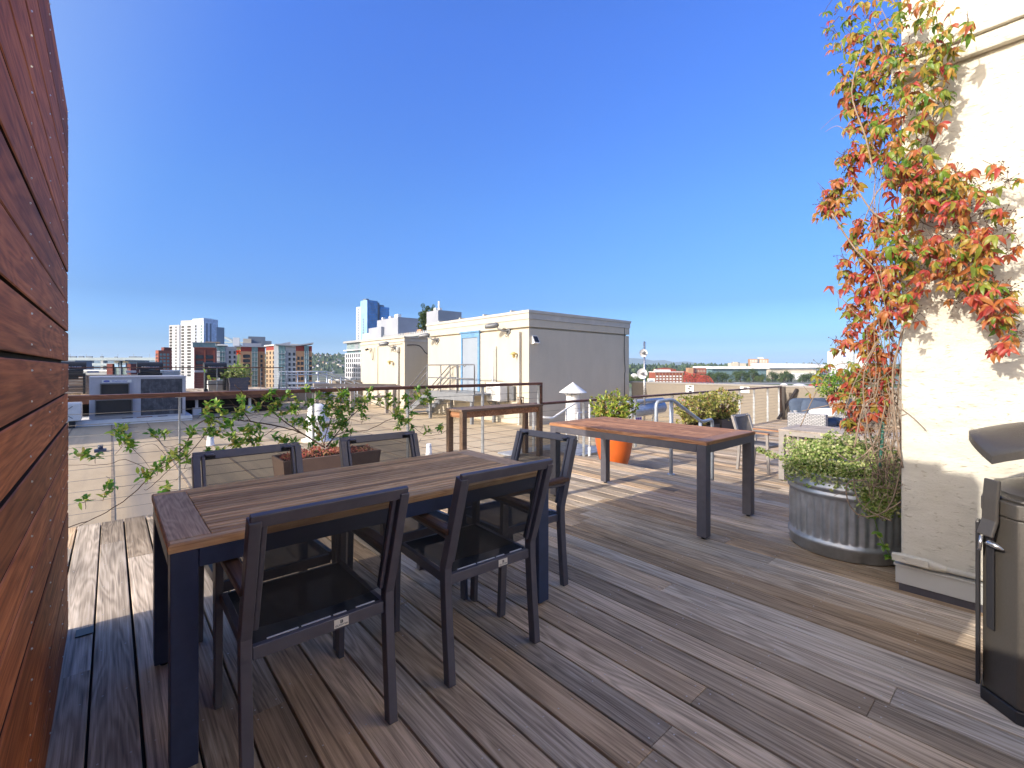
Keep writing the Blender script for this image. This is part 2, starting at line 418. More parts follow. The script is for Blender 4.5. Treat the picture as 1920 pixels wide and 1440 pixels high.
# clear autumn air: a deeper blue away from the sun and a clean horizon, by elevation; the sky near the sun keeps its own colour
tcw = N(nt, 'ShaderNodeTexCoord'); spw = N(nt, 'ShaderNodeSeparateXYZ'); L(nt, tcw.outputs['Generated'], spw.inputs[0])
LUT = [(0, (1.05,1.7,2.8)), (.0087, (1.0,1.6,2.7)), (.026, (.58,.98,1.75)), (.052, (.36,.60,1.06)), (.13, (.235,.40,.68)), (.317, (.275,.475,.79)), (.58, (.30,.51,1.02))]
tr = ramp(nt, spw.outputs[2], [(p_, tuple(v/3 for v in c)) for p_, c in LUT]).outputs[0]
t3 = N(nt, 'ShaderNodeVectorMath', op='SCALE'); L(nt, tr, t3.inputs[0]); t3.inputs['Scale'].default_value = 3
dt = N(nt, 'ShaderNodeVectorMath', op='DOT_PRODUCT'); L(nt, tcw.outputs['Generated'], dt.inputs[0]); dt.inputs[1].default_value = (-math.cos(SUN_EL)*math.cos(SUN_AZ), -math.cos(SUN_EL)*math.sin(SUN_AZ), math.sin(SUN_EL))
mk_ = N(nt, 'ShaderNodeMapRange'); mk_.interpolation_type = 'SMOOTHSTEP'; L(nt, dt.outputs['Value'], mk_.inputs[0]); mk_.inputs[1].default_value = .12; mk_.inputs[2].default_value = .62
tt = mix(nt, t3.outputs[0], (.95,.88,.80), mk_.outputs[0])
tm_ = mix(nt, sky.outputs[0], tt, 1.0, 'MULTIPLY')
L(nt, tm_, bg.inputs['Color']); bg.inputs['Strength'].default_value = .15
ld = bpy.data.lights.new('sun', 'SUN'); ld.energy = 2.3; ld.angle = rad(.53); ld.color = (1, .92, .80)
so = bpy.data.objects.new('sun', ld); COL.objects.link(so)
dirv = Vector((math.cos(SUN_EL)*math.cos(SUN_AZ), math.cos(SUN_EL)*math.sin(SUN_AZ), -math.sin(SUN_EL)))
so.rotation_euler = dirv.to_track_quat('-Z', 'Y').to_euler()
so.location = (-20, 4, 20)
S.view_settings.view_transform = 'Standard'; S.view_settings.look = 'None'; S.view_settings.exposure = 1.25; S.view_settings.gamma = 1
# ================================================================ decks
def decking(name, x0, x1, y0, y1, z, pitch=.146, th=.028, seed=1, screws=None, joist=.406):
    rnd = random.Random(seed); mb = MB(); x = x0; i = 0
    while x < x1 - .02:
        w_ = min(pitch - .0095, x1 - x); y = y0 - rnd.uniform(0, 2.4); first = True
        while y < y1:
            e = y + rnd.uniform(2.0, 4.2); a, b_ = max(y, y0), min(e, y1)
            if b_ - a > .05:
                dz = rnd.uniform(-.0012, .0012); dx = rnd.uniform(-.001, .001)
                mb.board((x+dx, a+.0008, z-th), (x+w_+dx, b_-.0008, z+dz), .002)
                if screws is not None:
                    k = math.ceil((a+.03)/joist)
                    ys = [a+.03, b_-.03] + [k*joist + n*joist for n in range(int((b_-a)/joist)+1) if k*joist+n*joist < b_-.12 and k*joist+n*joist > a+.12]
                    for yy in ys:
                        for fx in (.2, .8):
                            screws.append((x + w_*fx + rnd.uniform(-.006,.006), yy + rnd.uniform(-.008,.008), z+dz))
            y = e
        x += pitch; i += 1
    return mb
scr = []
dk = decking('deck', -1.08, 5.25, -3.0, 5.2, 0.0, seed=11, screws=scr)
deck = tag(dk.build('deck', M['deck']), kind='structure')
sm = MB()
for (x, y, z) in scr:
    if (x-1)**2 + (y-1.2)**2 < 14: sm.lathe([(.0034, .0014), (.0028, .0018), (.0008, .0016)], (x, y, z), 7)
sm.build('screw', M['screw'], deck, kind='stuff')
fm = MB(); fm.box((-1.08, 5.2, -.24), (5.25, 5.235, -.03)); fm.box((5.25, -3, -.30), (5.28, 5.235, -.03))
fm.box((-1.08, -3, -.10), (5.24, 5.19, -.05), 1)  # near-black sheet below the boards paints the shade in their gaps
fm.build('deck_fascia', [M['rail'], M['gap']], deck)
dk2 = decking('lower_deck', 5.86, 16.9, -5.0, 5.62, DECK2, seed=23)
lower = tag(dk2.build('lower_deck', M['deck']), kind='structure')
fm = MB(); fm.box((5.3, -5, DECK2-.08), (16.9, 5.6, DECK2-.04)); fm.box((5.3, 5.62, -.6), (16.9, 5.65, DECK2-.03))  # first box: near-black sheet as painted shade below the boards
fm.build('deck_fascia', M['gap'], lower)
# two steps between the decks
st = MB()
for i in range(4): st.board((5.29+i*.143, -4.9, -.20), (5.29+i*.143+.137, 5.6, -.172), .003)
tag(st.build('deck_step', M['deck']), kind='structure')
# ================================================================ flat roof around the decks
rm = MB(); rm.box((-40, -20, ROOF-.6), (17.2, 32, ROOF))
roof = tag(rm.build('flat_roof', M['roof']), kind='structure')
s2 = MB(); rr = random.Random(3)
x = -19.6
while x < 16.5:
    s2.box((x, 5.6, ROOF), (x+.025+rr.random()*.02, 31, ROOF+.008)); x += .98
for y in (10.4, 19.1, 26.7):
    for k in range(36): 
        xx = -19 + k*.98; s2.box((xx, y+rr.uniform(-1.5,1.5), ROOF), (xx+.98, 0, ROOF) if False else (xx+.955, y+rr.uniform(-1.5,1.5)+.03, ROOF+.007)) if rr.random() < .0 else None
s2.build('roof_seam', M['seam'], roof)
bd = MB(); bd.box((-40, -20, GND), (17.2, 32, ROOF-.61)); 
tag(bd.build('warehouse_body', M['parapet']), 'beige building carrying the roof deck and its flat roof', 'building')
# ================================================================ wooden screen at the left
WX = -.161; WT = 2.575; Y0, Y1 = .59, 3.18
wr = thing('wooden_screen', 'tall reddish brown wooden screen of horizontal planks at the left edge', 'screen', (WX, Y1, 0))
mb = MB(wr.location); z = .006; rw = random.Random(5); k = 0; scw = MB(wr.location)
while z < WT - .02:
    zt = min(z + .137, WT); e = Y1 + rw.uniform(-.006, .003); dx = rw.uniform(-.0015, .0015)
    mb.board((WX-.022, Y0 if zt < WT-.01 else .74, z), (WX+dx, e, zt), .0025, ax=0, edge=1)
    for yy in (Y1-.03, Y1-.36, Y1-.92, Y1-1.42, Y1-1.95):
        for fz in (.2, .8):
            scw.tube([(WX+dx-.002, yy+rw.uniform(-.006,.006), z+(zt-z)*fz), (WX+dx+.0018, yy, z+(zt-z)*fz)], .0028, 7)
    z = zt + (.008, .012, .009, .014, .010)[k % 5]; k += 1
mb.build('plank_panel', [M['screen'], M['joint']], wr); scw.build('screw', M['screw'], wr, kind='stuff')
pm = MB(wr.location); pm.box((WX-.034, Y0+.02, .01), (WX-.0235, Y1-.012, WT-.03)); pm.build('gap_shade_sheet', M['gap'], wr)  # dark sheet added so the gaps between planks read as shade
pm = MB(wr.location)
for yy in (Y1-.10, Y1-.92, Y1-1.75, Y1-2.45): pm.box((WX-.11, yy-.045, 0), (WX-.035, yy+.045, WT-.05))
pm.box((WX-.105, Y0, 0), (WX-.03, Y1-.06, .04))
pm.build('screen_post', M['gap'], wr)
for zz in (2.30, 1.72, 1.12, .62):
    cl = MB(wr.location); cl.box((WX-.02, Y1+.002, zz-.03), (WX-.004, Y1+.006, zz+.03)); cl.tube([(WX-.012, Y1+.005, zz-.02), (WX-.012, Y1+.022, zz-.026), (WX-.012, Y1+.024, zz-.005), (WX-.012, Y1+.008, zz+.004)], .0022, 6); cl.build('hook', M['steel'], wr)
lw = thing('shade_wall', 'unseen low brown plank wall added behind the viewpoint to shade the deck', 'wall', (WX-.05, -1.4, 0))  # unseen wall added to shade the deck and the foot of the bin
mb = MB(lw.location); z = .006
while z < 1.5:
    mb.board((WX-.06, -3.0, z), (WX-.035, Y0+.06, z+.1425), .004, ax=0); z += .1435
mb.build('plank_panel', M['screen'], lw)
pm = MB(lw.location)
for yy in (Y0-.1, -.5, -1.6, -2.8): pm.box((WX-.15, yy-.045, 0), (WX-.062, yy+.045, 1.48))
pm.build('wall_post', M['gap'], lw)
bk = MB(); bk.box((.02, 3.05, .002), (.085, 3.13, .006))
tag(bk.build('deck_plate', M['dark_metal']), 'small black metal plate lying on the deck at the foot of the wooden screen', 'metal plate')
bpy.data.objects['deck_plate'].location = (-.15, -.0, 0)
# ================================================================ stucco wall on the right
RX = 3.5; RY = .546
sw = thing('stucco_wall', 'cream stucco building wall on the right with red leaved creeper', 'wall', (RX, RY, 0))
mb = MB(sw.location)
rw = random.Random(9)
# the arris is slightly uneven
nz = 26
for i in range(nz):
    pass
mb.box((RX, -9, .16), (RX+5, RY, 6.0)); mb.build('wall_face', M['stucco'], sw, bevel=.012, seg=2)
mb = MB(sw.location)
mb.box((RX-.022, -9, .045), (RX+.02, RY+.022, .145)); mb.box((RX-.030, -9, .145), (RX+.02, RY+.03, .158)); mb.build('base_flashing', M['flashing'], sw, bevel=.003)
mb = MB(sw.location); mb.box((RX-.008, -9, 0), (RX+.02, RY+.008, .046)); mb.build('base_membrane', M['alu'], sw)
mb = MB(sw.location); 
mb.box((RX-.045, -9, 2.97), (RX-.001, RY+.04, 3.06)); mb.box((RX-.07, -9, 3.06), (RX-.001, RY+.06, 3.085)); mb.build('string_course', M['stucco'], sw, bevel=.01)
# conduit along the wall foot
cd = thing('conduit_pipe', 'cream painted conduit with junction fitting along the foot of the stucco wall', 'pipe', (RX-.03, RY, .2))
mb = MB(cd.location); mb.tube([(RX-.03, -6, .19), (RX-.03, RY-.17, .19)], .015, 10)
for yy in (.1, -.6, -1.6): mb.tube([(RX-.03, yy-.02, .19), (RX-.03, yy+.02, .19)], .019, 10)
mb.build('pipe', M['stucco'], cd)
mb = MB(cd.location); mb.tube([(RX-.03, RY-.20, .19), (RX-.03, RY-.16, .192), (RX-.035, RY-.12, .196), (RX-.036, RY-.02, .20), (RX-.033, RY+.035, .202)], [.018,.022,.028,.028,.018], 12); mb.box((RX-.075, RY-.13, .185), (RX-.066, RY+.03, .225)); mb.build('junction_fitting', M['stucco'], cd, bevel=.003)
# ================================================================ railings
M['cable'] = plain('wire_cable', (.20,.19,.18), .45, .5)
def railing(name, label, x0, x1, Y, zb, zt, posts, ncab=10, endpost=True, zc0=None, cabmat='cable'):
    r = thing(name, label, 'railing', ((x0+x1)/2, Y, zb))
    mb = MB(r.location); x = x0; rr_ = random.Random(int(x1*10))
    cuts = [x0] + [p for i, p in enumerate(posts) if i % 2 == 1 and x0 < p < x1-.5] + [x1]
    for a, b_ in zip(cuts[:-1], cuts[1:]): mb.board((a+.001, Y-.045, zt-.04), (b_-.001, Y+.045, zt), .004)
    mb.build('handrail', M['rail'], r)
    for p in posts:
        mb = MB(r.location)
        mb.box((p-.006, Y-.028, zb-.16), (p+.006, Y+.028, zt-.041))
        mb.box((p-.03, Y-.04, zt-.046), (p+.03, Y+.04, zt-.0405))
        mb.box((p-.045, Y-.034, zb-.19), (p+.045, Y-.0285, zb-.03))
        mb.build('post', M['galv'], r)
    if endpost:
        mb = MB(r.location); mb.box((x1-.04, Y-.045, zb+.02), (x1, Y+.045, zt-.041)); mb.build('end_post', M['rail'], r, bevel=.004)
    for i in range(ncab):
        z = zb + .075 + i*(zt-zb-.14)/ncab
        mb = MB(r.location); mb.tube([(x0, Y, z), (x1-.03, Y, z)], .0026, 6); mb.build('cable', M[cabmat], r)
    return r
RY1 = 5.30
railing('cable_railing', 'cable railing with wooden handrail behind the big slatted table, shrub trained on it', -1.6, 5.22, RY1, 0.0, 1.07, [-.70, .485, 1.69, 2.85, 4.045, 5.17], 10)
railing('cable_railing', 'long lower cable railing running from the conical roof vent to the beige parapet', 5.35, 16.7, 5.68, DECK2, .705, [5.42, 6.73, 8.25, 8.42, 9.9, 11.3, 12.35, 13.55, 14.55, 15.6, 16.55], 10)
bpy.data.objects['cable_railing.001'].name = 'cable_railing.001'
# ================================================================ tables
def slat_table(label, x0, x1, y0, y1, zt, along, mats, loc, leg_in=.0, slat=.039, edge=.12, th=.028, zb=0.0):
    """table with a breadboard frame and slats running along 'x' or 'y'; x/y are local to loc"""
    t = thing('dining_table', label, 'table', loc)
    swp = (lambda a: a) if along == 'x' else (lambda a: (a[1], a[0], a[2]))
    a0, a1, b0, b1 = (x0, x1, y0, y1) if along == 'x' else (y0, y1, x0, x1)
    def brd(mb, p, q, c=.003):
        P, Q = swp(p), swp(q)
        mb.board((min(P[0],Q[0]), min(P[1],Q[1]), p[2]), (max(P[0],Q[0]), max(P[1],Q[1]), q[2]), c)
    z0 = zt - th
    mb = MB(); n = max(1, round((b1-b0-2*.045)/slat)); pw = (b1-b0-2*.045)/n
    for i in range(n): brd(mb, (a0+edge+.001, b0+.045+i*pw+.0045, z0+.004), (a1-edge-.001, b0+.045+(i+1)*pw-.0045, zt-.0005), .002)
    mb.build('slats', mats[0], t)
    for p, q in (((a0, b0+.0455, z0), (a0+edge, b1-.0455, zt)), ((a1-edge, b0+.0455, z0), (a1, b1-.0455, zt))):
        mb = MB(); brd(mb, p, q, .004); mb.build('end_board', mats[1], t)
    for p, q in (((a0, b0, z0), (a1, b0+.045, zt)), ((a0, b1-.045, z0), (a1, b1, zt))):
        mb = MB(); brd(mb, p, q, .006); mb.build('side_rail', mats[2], t)
    i_ = .018
    za, zc = z0-.062, z0-.002
    for (p, q) in (((x0+i_, y0+i_), (x1-i_, y0+i_)), ((x0+i_, y1-i_), (x1-i_, y1-i_)), ((x0+i_, y0+i_), (x0+i_, y1-i_)), ((x1-i_, y0+i_), (x1-i_, y1-i_))):
        mb = MB()
        if p[1] == q[1]: mb.box((p[0]+.063, p[1]-.014, za), (q[0]-.063, p[1]+.014, zc))
        else: mb.box((p[0]-.014, p[1]+.063, za), (p[0]+.014, q[1]-.063, zc))
        mb.build('apron', mats[3], t, bevel=.002)
    for sx in (0, 1):
        for sy in (0, 1):
            mb = MB(); lx = x0+.005 if sx == 0 else x1-.08; ly = y0+.005 if sy == 0 else y1-.08
            mb.box((lx, ly, .018), (lx+.075, ly+.075, z0-.002)); leg = mb.build('leg', mats[3], t, bevel=.003)
            fm_ = MB(); fm_.lathe([(.001, 0), (.016, 0), (.016, .019), (.001, .019)], (lx+.0375, ly+.0375, zb), 12); fm_.build('foot', M['black'], leg)
    return t
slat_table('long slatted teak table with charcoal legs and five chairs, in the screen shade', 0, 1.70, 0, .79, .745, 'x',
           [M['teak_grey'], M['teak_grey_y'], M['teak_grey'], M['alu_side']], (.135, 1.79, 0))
slat_table('reddish brown table with charcoal legs standing alone, half in sun', 0, .90, 0, 1.64, .745, 'y',
           [M['teak_warm'], M['teak_edge'], M['teak_warm'], M['alu']], (3.37, 1.655, 0), slat=.075)
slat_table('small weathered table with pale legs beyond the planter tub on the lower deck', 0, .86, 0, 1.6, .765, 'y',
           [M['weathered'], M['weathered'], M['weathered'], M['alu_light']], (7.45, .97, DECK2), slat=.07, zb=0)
# console table by the railing
ct = thing('console_table', 'narrow brown wooden console table standing against the cable railing', 'table', (3.38, 4.85, 0))
def lb(x0,y0,z0,x1,y1,z1,name,mat,p,bv=.003):
    m_ = MB(); m_.board((x0,y0,z0),(x1,y1,z1),.003); return m_.build(name, mat, p)
m_ = MB()
for i in range(3): m_.board((-.01, i*.128, .735), (1.45, i*.128+.125, .765), .003)
m_.build('tabletop', M['console'], ct)
for p, q in (((.07,.02,.655),(1.37,.042,.734)), ((.07,.338,.655),(1.37,.36,.734)), ((.02,.07,.655),(.042,.31,.734)), ((1.398,.07,.655),(1.42,.31,.734))):
    m_ = MB(); m_.box(p, q); m_.build('apron', M['teak_warm'], ct)
for x in (.0, 1.37):
    for y in (.0, .31):
        m_ = MB(); m_.box((x, y, 0), (x+.07, y+.07, .734)); m_.build('leg', M['console'], ct, bevel=.003)
# small dark candle lantern on it
m_ = MB(); m_.box((0,0,0),(.075,.075,.012)); m_.box((.005,.005,.012),(.015,.015,.09)); m_.box((.06,.005,.012),(.07,.015,.09)); m_.box((.005,.06,.012),(.015,.07,.09)); m_.box((.06,.06,.012),(.07,.07,.09)); m_.box((0,0,.09),(.075,.075,.1)); m_.box((.02,.02,.012),(.055,.055,.06))
o = m_.build('candle_lantern', M['console']); o.location = (4.60, 5.10, .7652); tag(o, 'small square dark lantern on the right end of the console table', 'lantern')
# ================================================================ chairs
M['vent_strip'] = plain('pale_strip', (.62,.62,.64), .5)
def make_chair(label, frame, sl_back, sl_seat, arm, loc, rz, group):
    t = thing('armchair', label, 'chair', loc, rz, group); hw = .235
    B = [(-.245, 0), (-.225, .22), (-.212, .40), (-.212, .475), (-.24, .56), (-.335, .865)]
    for s in (-1, 1):
        x = s*hw
        m_ = MB(); m_.sweep([(x, y, z) for y, z in B], .034, .042, (1,0,0)); leg = m_.build('rear_leg', frame, t, bevel=.003)
        m_ = MB(); m_.sweep([(x, .262, 0), (x, .245, .40), (x, .238, .60), (x, .215, .618)], .026, .040, (1,0,0)); m_.build('front_leg', frame, t, bevel=.003)
        m_ = MB(); m_.bar((x, .232, .622), (x, -.245, .606), .032, .014); m_.build('arm_support', frame, t, bevel=.003)
        m_ = MB(); m_.board((x-.024, -.262, .623), (x+.024, .265, .645), .005); m_.build('armrest', arm, t)
        m_ = MB(); m_.bar((x-s*.014, .225, .425), (x-s*.014, -.20, .412), .022, .040); m_.build('seat_rail', frame, t, bevel=.002)
    m_ = MB(); m_.bar((-hw+.02, -.213, .418), (hw-.02, -.213, .418), .022, .042); rb = m_.build('rear_crossbar', frame, t, bevel=.002)
    m_ = MB(); m_.bar((-hw+.02, .226, .418), (hw-.02, .226, .418), .022, .042); m_.build('front_crossbar', frame, t, bevel=.002)
    # top rail with two end caps
    m_ = MB(); m_.bar((-hw-.013, -.341, .862), (hw+.013, -.341, .862), .018, .042, (0,-.3,.95)); m_.build('top_rail', frame, t, bevel=.003)
    for s in (-1, 1):
        m_ = MB(); m_.box((s*(hw-.055)-.02, -.331, .862), (s*(hw-.055)+.02, -.305, .874)); m_.build('end_cap', frame, t, bevel=.006)
        m_ = MB(); m_.bar((s*(hw-.029), -.210, .49), (s*(hw-.029), -.326, .862), .016, .026, (0,-1,.3)); m_.build('sling_rail', frame, t, bevel=.004)
    # back sling, slightly hollow
    def sheet(mb, fn, nu, nv):
        vs = [fn(i/nu, j/nv) for j in range(nv+1) for i in range(nu+1)]
        mb.add(vs, [(j*(nu+1)+i, j*(nu+1)+i+1, (j+1)*(nu+1)+i+1, (j+1)*(nu+1)+i) for j in range(nv) for i in range(nu)], 0, True)
    m_ = MB(); w2 = hw-.035
    sheet(m_, lambda u, v: ((u*2-1)*w2, -.212 - .112*v - .018*(1-(2*u-1)**2), .49+.372*v), 8, 4); m_.build('back_sling', sl_back, t)
    m_ = MB(); w2 = hw-.024
    sheet(m_, lambda u, v: ((u*2-1)*w2, -.20+.42*v, .436 - .02*(1-(2*u-1)**2)*(1-(2*v-1)**4) + .004*v), 8, 8); m_.build('seat_sling', sl_seat, t)
    m_ = MB()
    for a, b_ in ((-.17,-.075), (-.065,.03), (.04,.085), (.12,.19)): m_.box((a, -.202, .434), (b_, -.196, .4405))
    m_.build('sling_strip', M['vent_strip'], t)
    # riveted maker's plate with its small emblem and lettering
    m_ = MB(); m_.box((.033, -.2262, .404), (.083, -.2244, .433)); pl = m_.build('nameplate', M['label'], rb) if False else m_.build('nameplate', M['label'], t)
    mk = text_mb('GLOSTER', .0085, lambda x, y, z: (.058+x, -.2268-z, .411+y), .0002, 0, sx=1.25)
    mk.box((.054,-.227,.417),(.056,-.2262,.428)); mk.box((.056,-.227,.426),(.062,-.2262,.428)); mk.box((.056,-.227,.417),(.062,-.2262,.419)); mk.box((.060,-.227,.419),(.063,-.2262,.426)); mk.box((.057,-.227,.4215),(.060,-.2262,.4235))
    mk.build('emblem', M['black_ink'], pl)
    return t
GR = 'charcoal mesh armchairs round the long slatted table'
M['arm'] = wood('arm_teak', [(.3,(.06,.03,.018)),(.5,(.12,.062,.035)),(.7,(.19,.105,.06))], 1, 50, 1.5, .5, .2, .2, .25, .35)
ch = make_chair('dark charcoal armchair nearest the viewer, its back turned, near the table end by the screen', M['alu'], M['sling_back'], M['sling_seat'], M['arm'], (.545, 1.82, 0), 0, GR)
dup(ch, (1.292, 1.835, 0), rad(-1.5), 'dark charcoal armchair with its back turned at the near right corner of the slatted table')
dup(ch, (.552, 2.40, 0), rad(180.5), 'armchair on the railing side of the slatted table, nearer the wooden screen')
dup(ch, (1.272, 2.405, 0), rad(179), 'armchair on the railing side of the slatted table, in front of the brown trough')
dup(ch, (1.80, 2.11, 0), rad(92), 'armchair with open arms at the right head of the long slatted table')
M['arm2'] = wood('arm_teak_sunlit', [(.15,(.25,.12,.06)),(.5,(.38,.2,.11)),(.9,(.46,.28,.17))], 1, 50, 1.5, .5, .2, .2, .25, .35)  # lighter copy of the armrest teak, sunlight put into the colour
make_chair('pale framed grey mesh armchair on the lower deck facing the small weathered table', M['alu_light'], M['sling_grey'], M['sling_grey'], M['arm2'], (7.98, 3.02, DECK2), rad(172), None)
# ================================================================ stair handrail (galvanised pipe)
hr = thing('stair_handrail', 'bent galvanised pipe handrail beside the steps behind the reddish table', 'handrail', (5.2, 2.97, 0))
def rnd_path(pts, r=.06, n=4):
    out = [Vector(pts[0])]
    for i in range(1, len(pts)-1):
        a, b_, c = Vector(pts[i-1]), Vector(pts[i]), Vector(pts[i+1])
        d1 = (a-b_); d2 = (c-b_); rr_ = min(r, d1.length*.45, d2.length*.45)
        p = b_ + d1.normalized()*rr_; q = b_ + d2.normalized()*rr_
        for k in range(n+1):
            t = k/n; out.append(p*(1-t)**2 + b_*2*t*(1-t) + q*t*t)
    out.append(Vector(pts[-1])); return out
m_ = MB(hr.location)
m_.tube(rnd_path([(5.15, 2.97, .47), (4.82, 2.97, .47), (4.82, 2.97, .905), (5.17, 2.97, .915), (5.92, 2.97, .585), (6.22, 2.97, .60), (6.22, 2.97, DECK2)], .07, 5), .021, 10)
m_.build('handrail', M['galv_pipe'], hr)
m_ = MB(hr.location); m_.tube([(5.15, 2.97, 0), (5.15, 2.97, .89)], .021, 10); m_.tube([(5.15,2.97,.0),(5.15,2.97,.012)], .045, 12); m_.build('post', M['galv_pipe'], hr)
m_ = MB(hr.location); m_.tube([(5.88, 2.97, DECK2), (5.88, 2.97, .58)], .021, 10); m_.build('post', M['galv_pipe'], hr)
# ================================================================ litter bin at the right edge
bn = thing('litter_bin', 'dark bronze metal litter bin with arched hood at the right edge', 'bin', (2.76, -.13, 0))
cx, cy = 2.78, -.13
def octo(hx, hy, c): return [(cx-hx, cy-hy+c), (cx-hx+c, cy-hy), (cx+hx-c, cy-hy), (cx+hx, cy-hy+c), (cx+hx, cy+hy-c), (cx+hx-c, cy+hy), (cx-hx+c, cy+hy), (cx-hx, cy+hy-c)]
m_ = MB(bn.location); m_.prism(octo(.285, .285, .095), .05, .74); m_.build('body', M['bronze'], bn, bevel=.006)
m_ = MB(bn.location); m_.prism(octo(.292, .292, .098), .0, .05); m_.build('plinth', M['dark_metal'], bn, bevel=.004)
m_ = MB(bn.location); m_.prism(octo(.290, .290, .097), .742, .80); m_.prism(octo(.272, .272, .09), .80, .812); m_.build('lid_ring', M['bronze'], bn, bevel=.006)
m_ = MB(bn.location)
m_.lathe([(.001,.862), (.10,.862), (.17,.853), (.235,.835), (.26,.8125)], (cx, cy, 0), 40); m_.build('top_plate', M['bronze'], bn)
# door edge: a bent strip with a latch on the chamfered corner
m_ = MB(bn.location); m_.bar((cx-.19, cy+.298, .06), (cx-.19, cy+.298, .70), .012, .05, (1,0,0)); m_.bar((cx-.235, cy+.262, .30), (cx-.235, cy+.262, .70), .006, .03, (.7,.7,0)); m_.build('door_edge', M['dark_metal'], bn, bevel=.003)
m_ = MB(bn.location); m_.sweep([(cx-.245, cy+.255, .875), (cx-.248, cy+.26, .80), (cx-.247, cy+.262, .72), (cx-.262, cy+.275, .66)], .06, .012, (.7,.7,0)); m_.build('corner_cover', M['bronze'], bn, bevel=.004)
m_ = MB(bn.location); m_.tube([(cx-.255, cy+.272, .63), (cx-.268, cy+.262, .637), (cx-.276, cy+.245, .632), (cx-.284, cy+.225, .625)], [.006,.012,.011,.003], 8); m_.tube([(cx-.25, cy+.285, .655), (cx-.258, cy+.29, .60)], .006, 8); m_.build('latch', M['steel'], bn)
m_ = MB(bn.location)
for s in (-1, 1): m_.box((cx-.05, cy+s*.165-.012, .855), (cx+.2, cy+s*.165+.012, 1.0))
m_.box((cx+.1, cy-.15, .855), (cx+.2, cy+.15, 1.0)); m_.build('hood_bracket', M['bronze'], bn, bevel=.004)
# arched hood: a barrel shell with a pointed brim
hm = MB(bn.location); nu, nv = 20, 14; vs = []
for lay in (0, 1):
    for j in range(nv+1):
        for i in range(nu+1):
            u = -1 + 2*i/nu; v = -1 + 2*j/nv
            rx, ry = .315, .34
            x = rx*u*math.sqrt(1-.42*v*v); y = ry*v*math.sqrt(1-.42*u*u)
            z = .985 + .115*(1-u*u*.62-v*v*.62) - lay*.03
            vs.append((cx+x+.03, cy+y, z))
fs = []; K = (nu+1)*(nv+1)
for j in range(nv):
    for i in range(nu):
        a = j*(nu+1)+i; fs.append((a, a+1, a+nu+2, a+nu+1)); fs.append((K+a, K+a+nu+1, K+a+nu+2, K+a+1))
hm.add(vs, fs, 0, True)
rim = [i for i in range(nu)] ; 
edge = [i for i in range(nu+1)] + [(j*(nu+1)+nu) for j in range(1, nv+1)] + [nv*(nu+1)+i for i in range(nu-1, -1, -1)] + [j*(nu+1) for j in range(nv-1, 0, -1)]
b0 = len(hm.v) - len(vs)
for q in range(len(edge)):
    a, b_ = edge[q], edge[(q+1) % len(edge)]
    hm.f.append([b0+a, b0+K+a, b0+K+b_, b0+b_]); hm.m.append(0); hm.sm.append(False)
hm.build('hood', M['bronze'], bn)
# ================================================================ plants
M['vine'] = leafmat('creeper_leaf', [(.0,(.10,.20,.03)),(.14,(.22,.25,.035)),(.32,(.36,.26,.045)),(.5,(.42,.20,.05)),(.66,(.42,.135,.045)),(.82,(.34,.08,.04)),(.93,(.46,.06,.06)),(1,(.20,.04,.025))], .4, .38)
M['vine_green'] = leafmat('creeper_leaf_turning', [(0,(.07,.17,.02)),(.3,(.15,.25,.03)),(.6,(.30,.32,.05)),(.8,(.44,.28,.05)),(1,(.42,.12,.05))], .4, .4)
M['vine_red'] = leafmat('creeper_leaf_red', [(0,(.36,.12,.04)),(.3,(.44,.19,.05)),(.55,(.40,.09,.04)),(.8,(.46,.06,.06)),(1,(.24,.04,.025))], .4, .38)
M['stem'] = plain('creeper_stem', (.27,.20,.145), .8, 0, .2, .25, 20)
M['twig'] = plain('dark_twig', (.10,.065,.045), .8, 0, .2, .3, 20)
M['shrub'] = leafmat('shrub_leaf', [(0,(.06,.19,.025)),(.35,(.13,.30,.04)),(.7,(.28,.42,.06)),(.9,(.50,.52,.12)),(1,(.45,.30,.09))], .35, .42)
M['ivy'] = leafmat('trailing_leaf', [(0,(.12,.22,.04)),(.3,(.25,.36,.08)),(.6,(.42,.48,.17)),(.88,(.60,.60,.34)),(1,(.33,.33,.08))], .5, .25)
M['pitto'] = leafmat('glossy_leaf', [(0,(.13,.25,.03)),(.5,(.30,.40,.05)),(.8,(.45,.44,.09)),(1,(.42,.22,.09))], .32, .25)
M['yellowgreen'] = leafmat('yellow_green_leaf', [(0,(.10,.16,.03)),(.35,(.28,.29,.06)),(.7,(.45,.41,.11)),(.88,(.50,.46,.2)),(1,(.34,.10,.05))], .45, .3)
M['sedum'] = leafmat('sedum_leaf', [(0,(.35,.07,.05)),(.5,(.52,.16,.12)),(.8,(.45,.22,.12)),(1,(.2,.25,.06))], .5, .2)
M['canna'] = leafmat('canna_leaf', [(0,(.16,.32,.04)),(.6,(.30,.46,.06)),(1,(.46,.50,.12))], .4, .3)
M['terracotta'] = plain('orange_glaze', (.62,.13,.025), .32, 0, .5, .06, 5)
M['trough'] = plain('brown_trough', (.21,.145,.115), .6, 0, .4, .1, 8)
M['trough_dark'] = plain('dark_trough', (.06,.055,.06), .6, 0, .4, .12, 8)
M['soil'] = plain('soil', (.05,.035,.025), .95, 0, .2, .4, 30, .5)
M['stake'] = plain('green_stake', (.10,.30,.24), .5, 0, .4, .1, 9)
def unit(r):
    while True:
        v = Vector((r.uniform(-1,1), r.uniform(-1,1), r.uniform(-1,1)))
        if .05 < v.length < 1: return v.normalized()
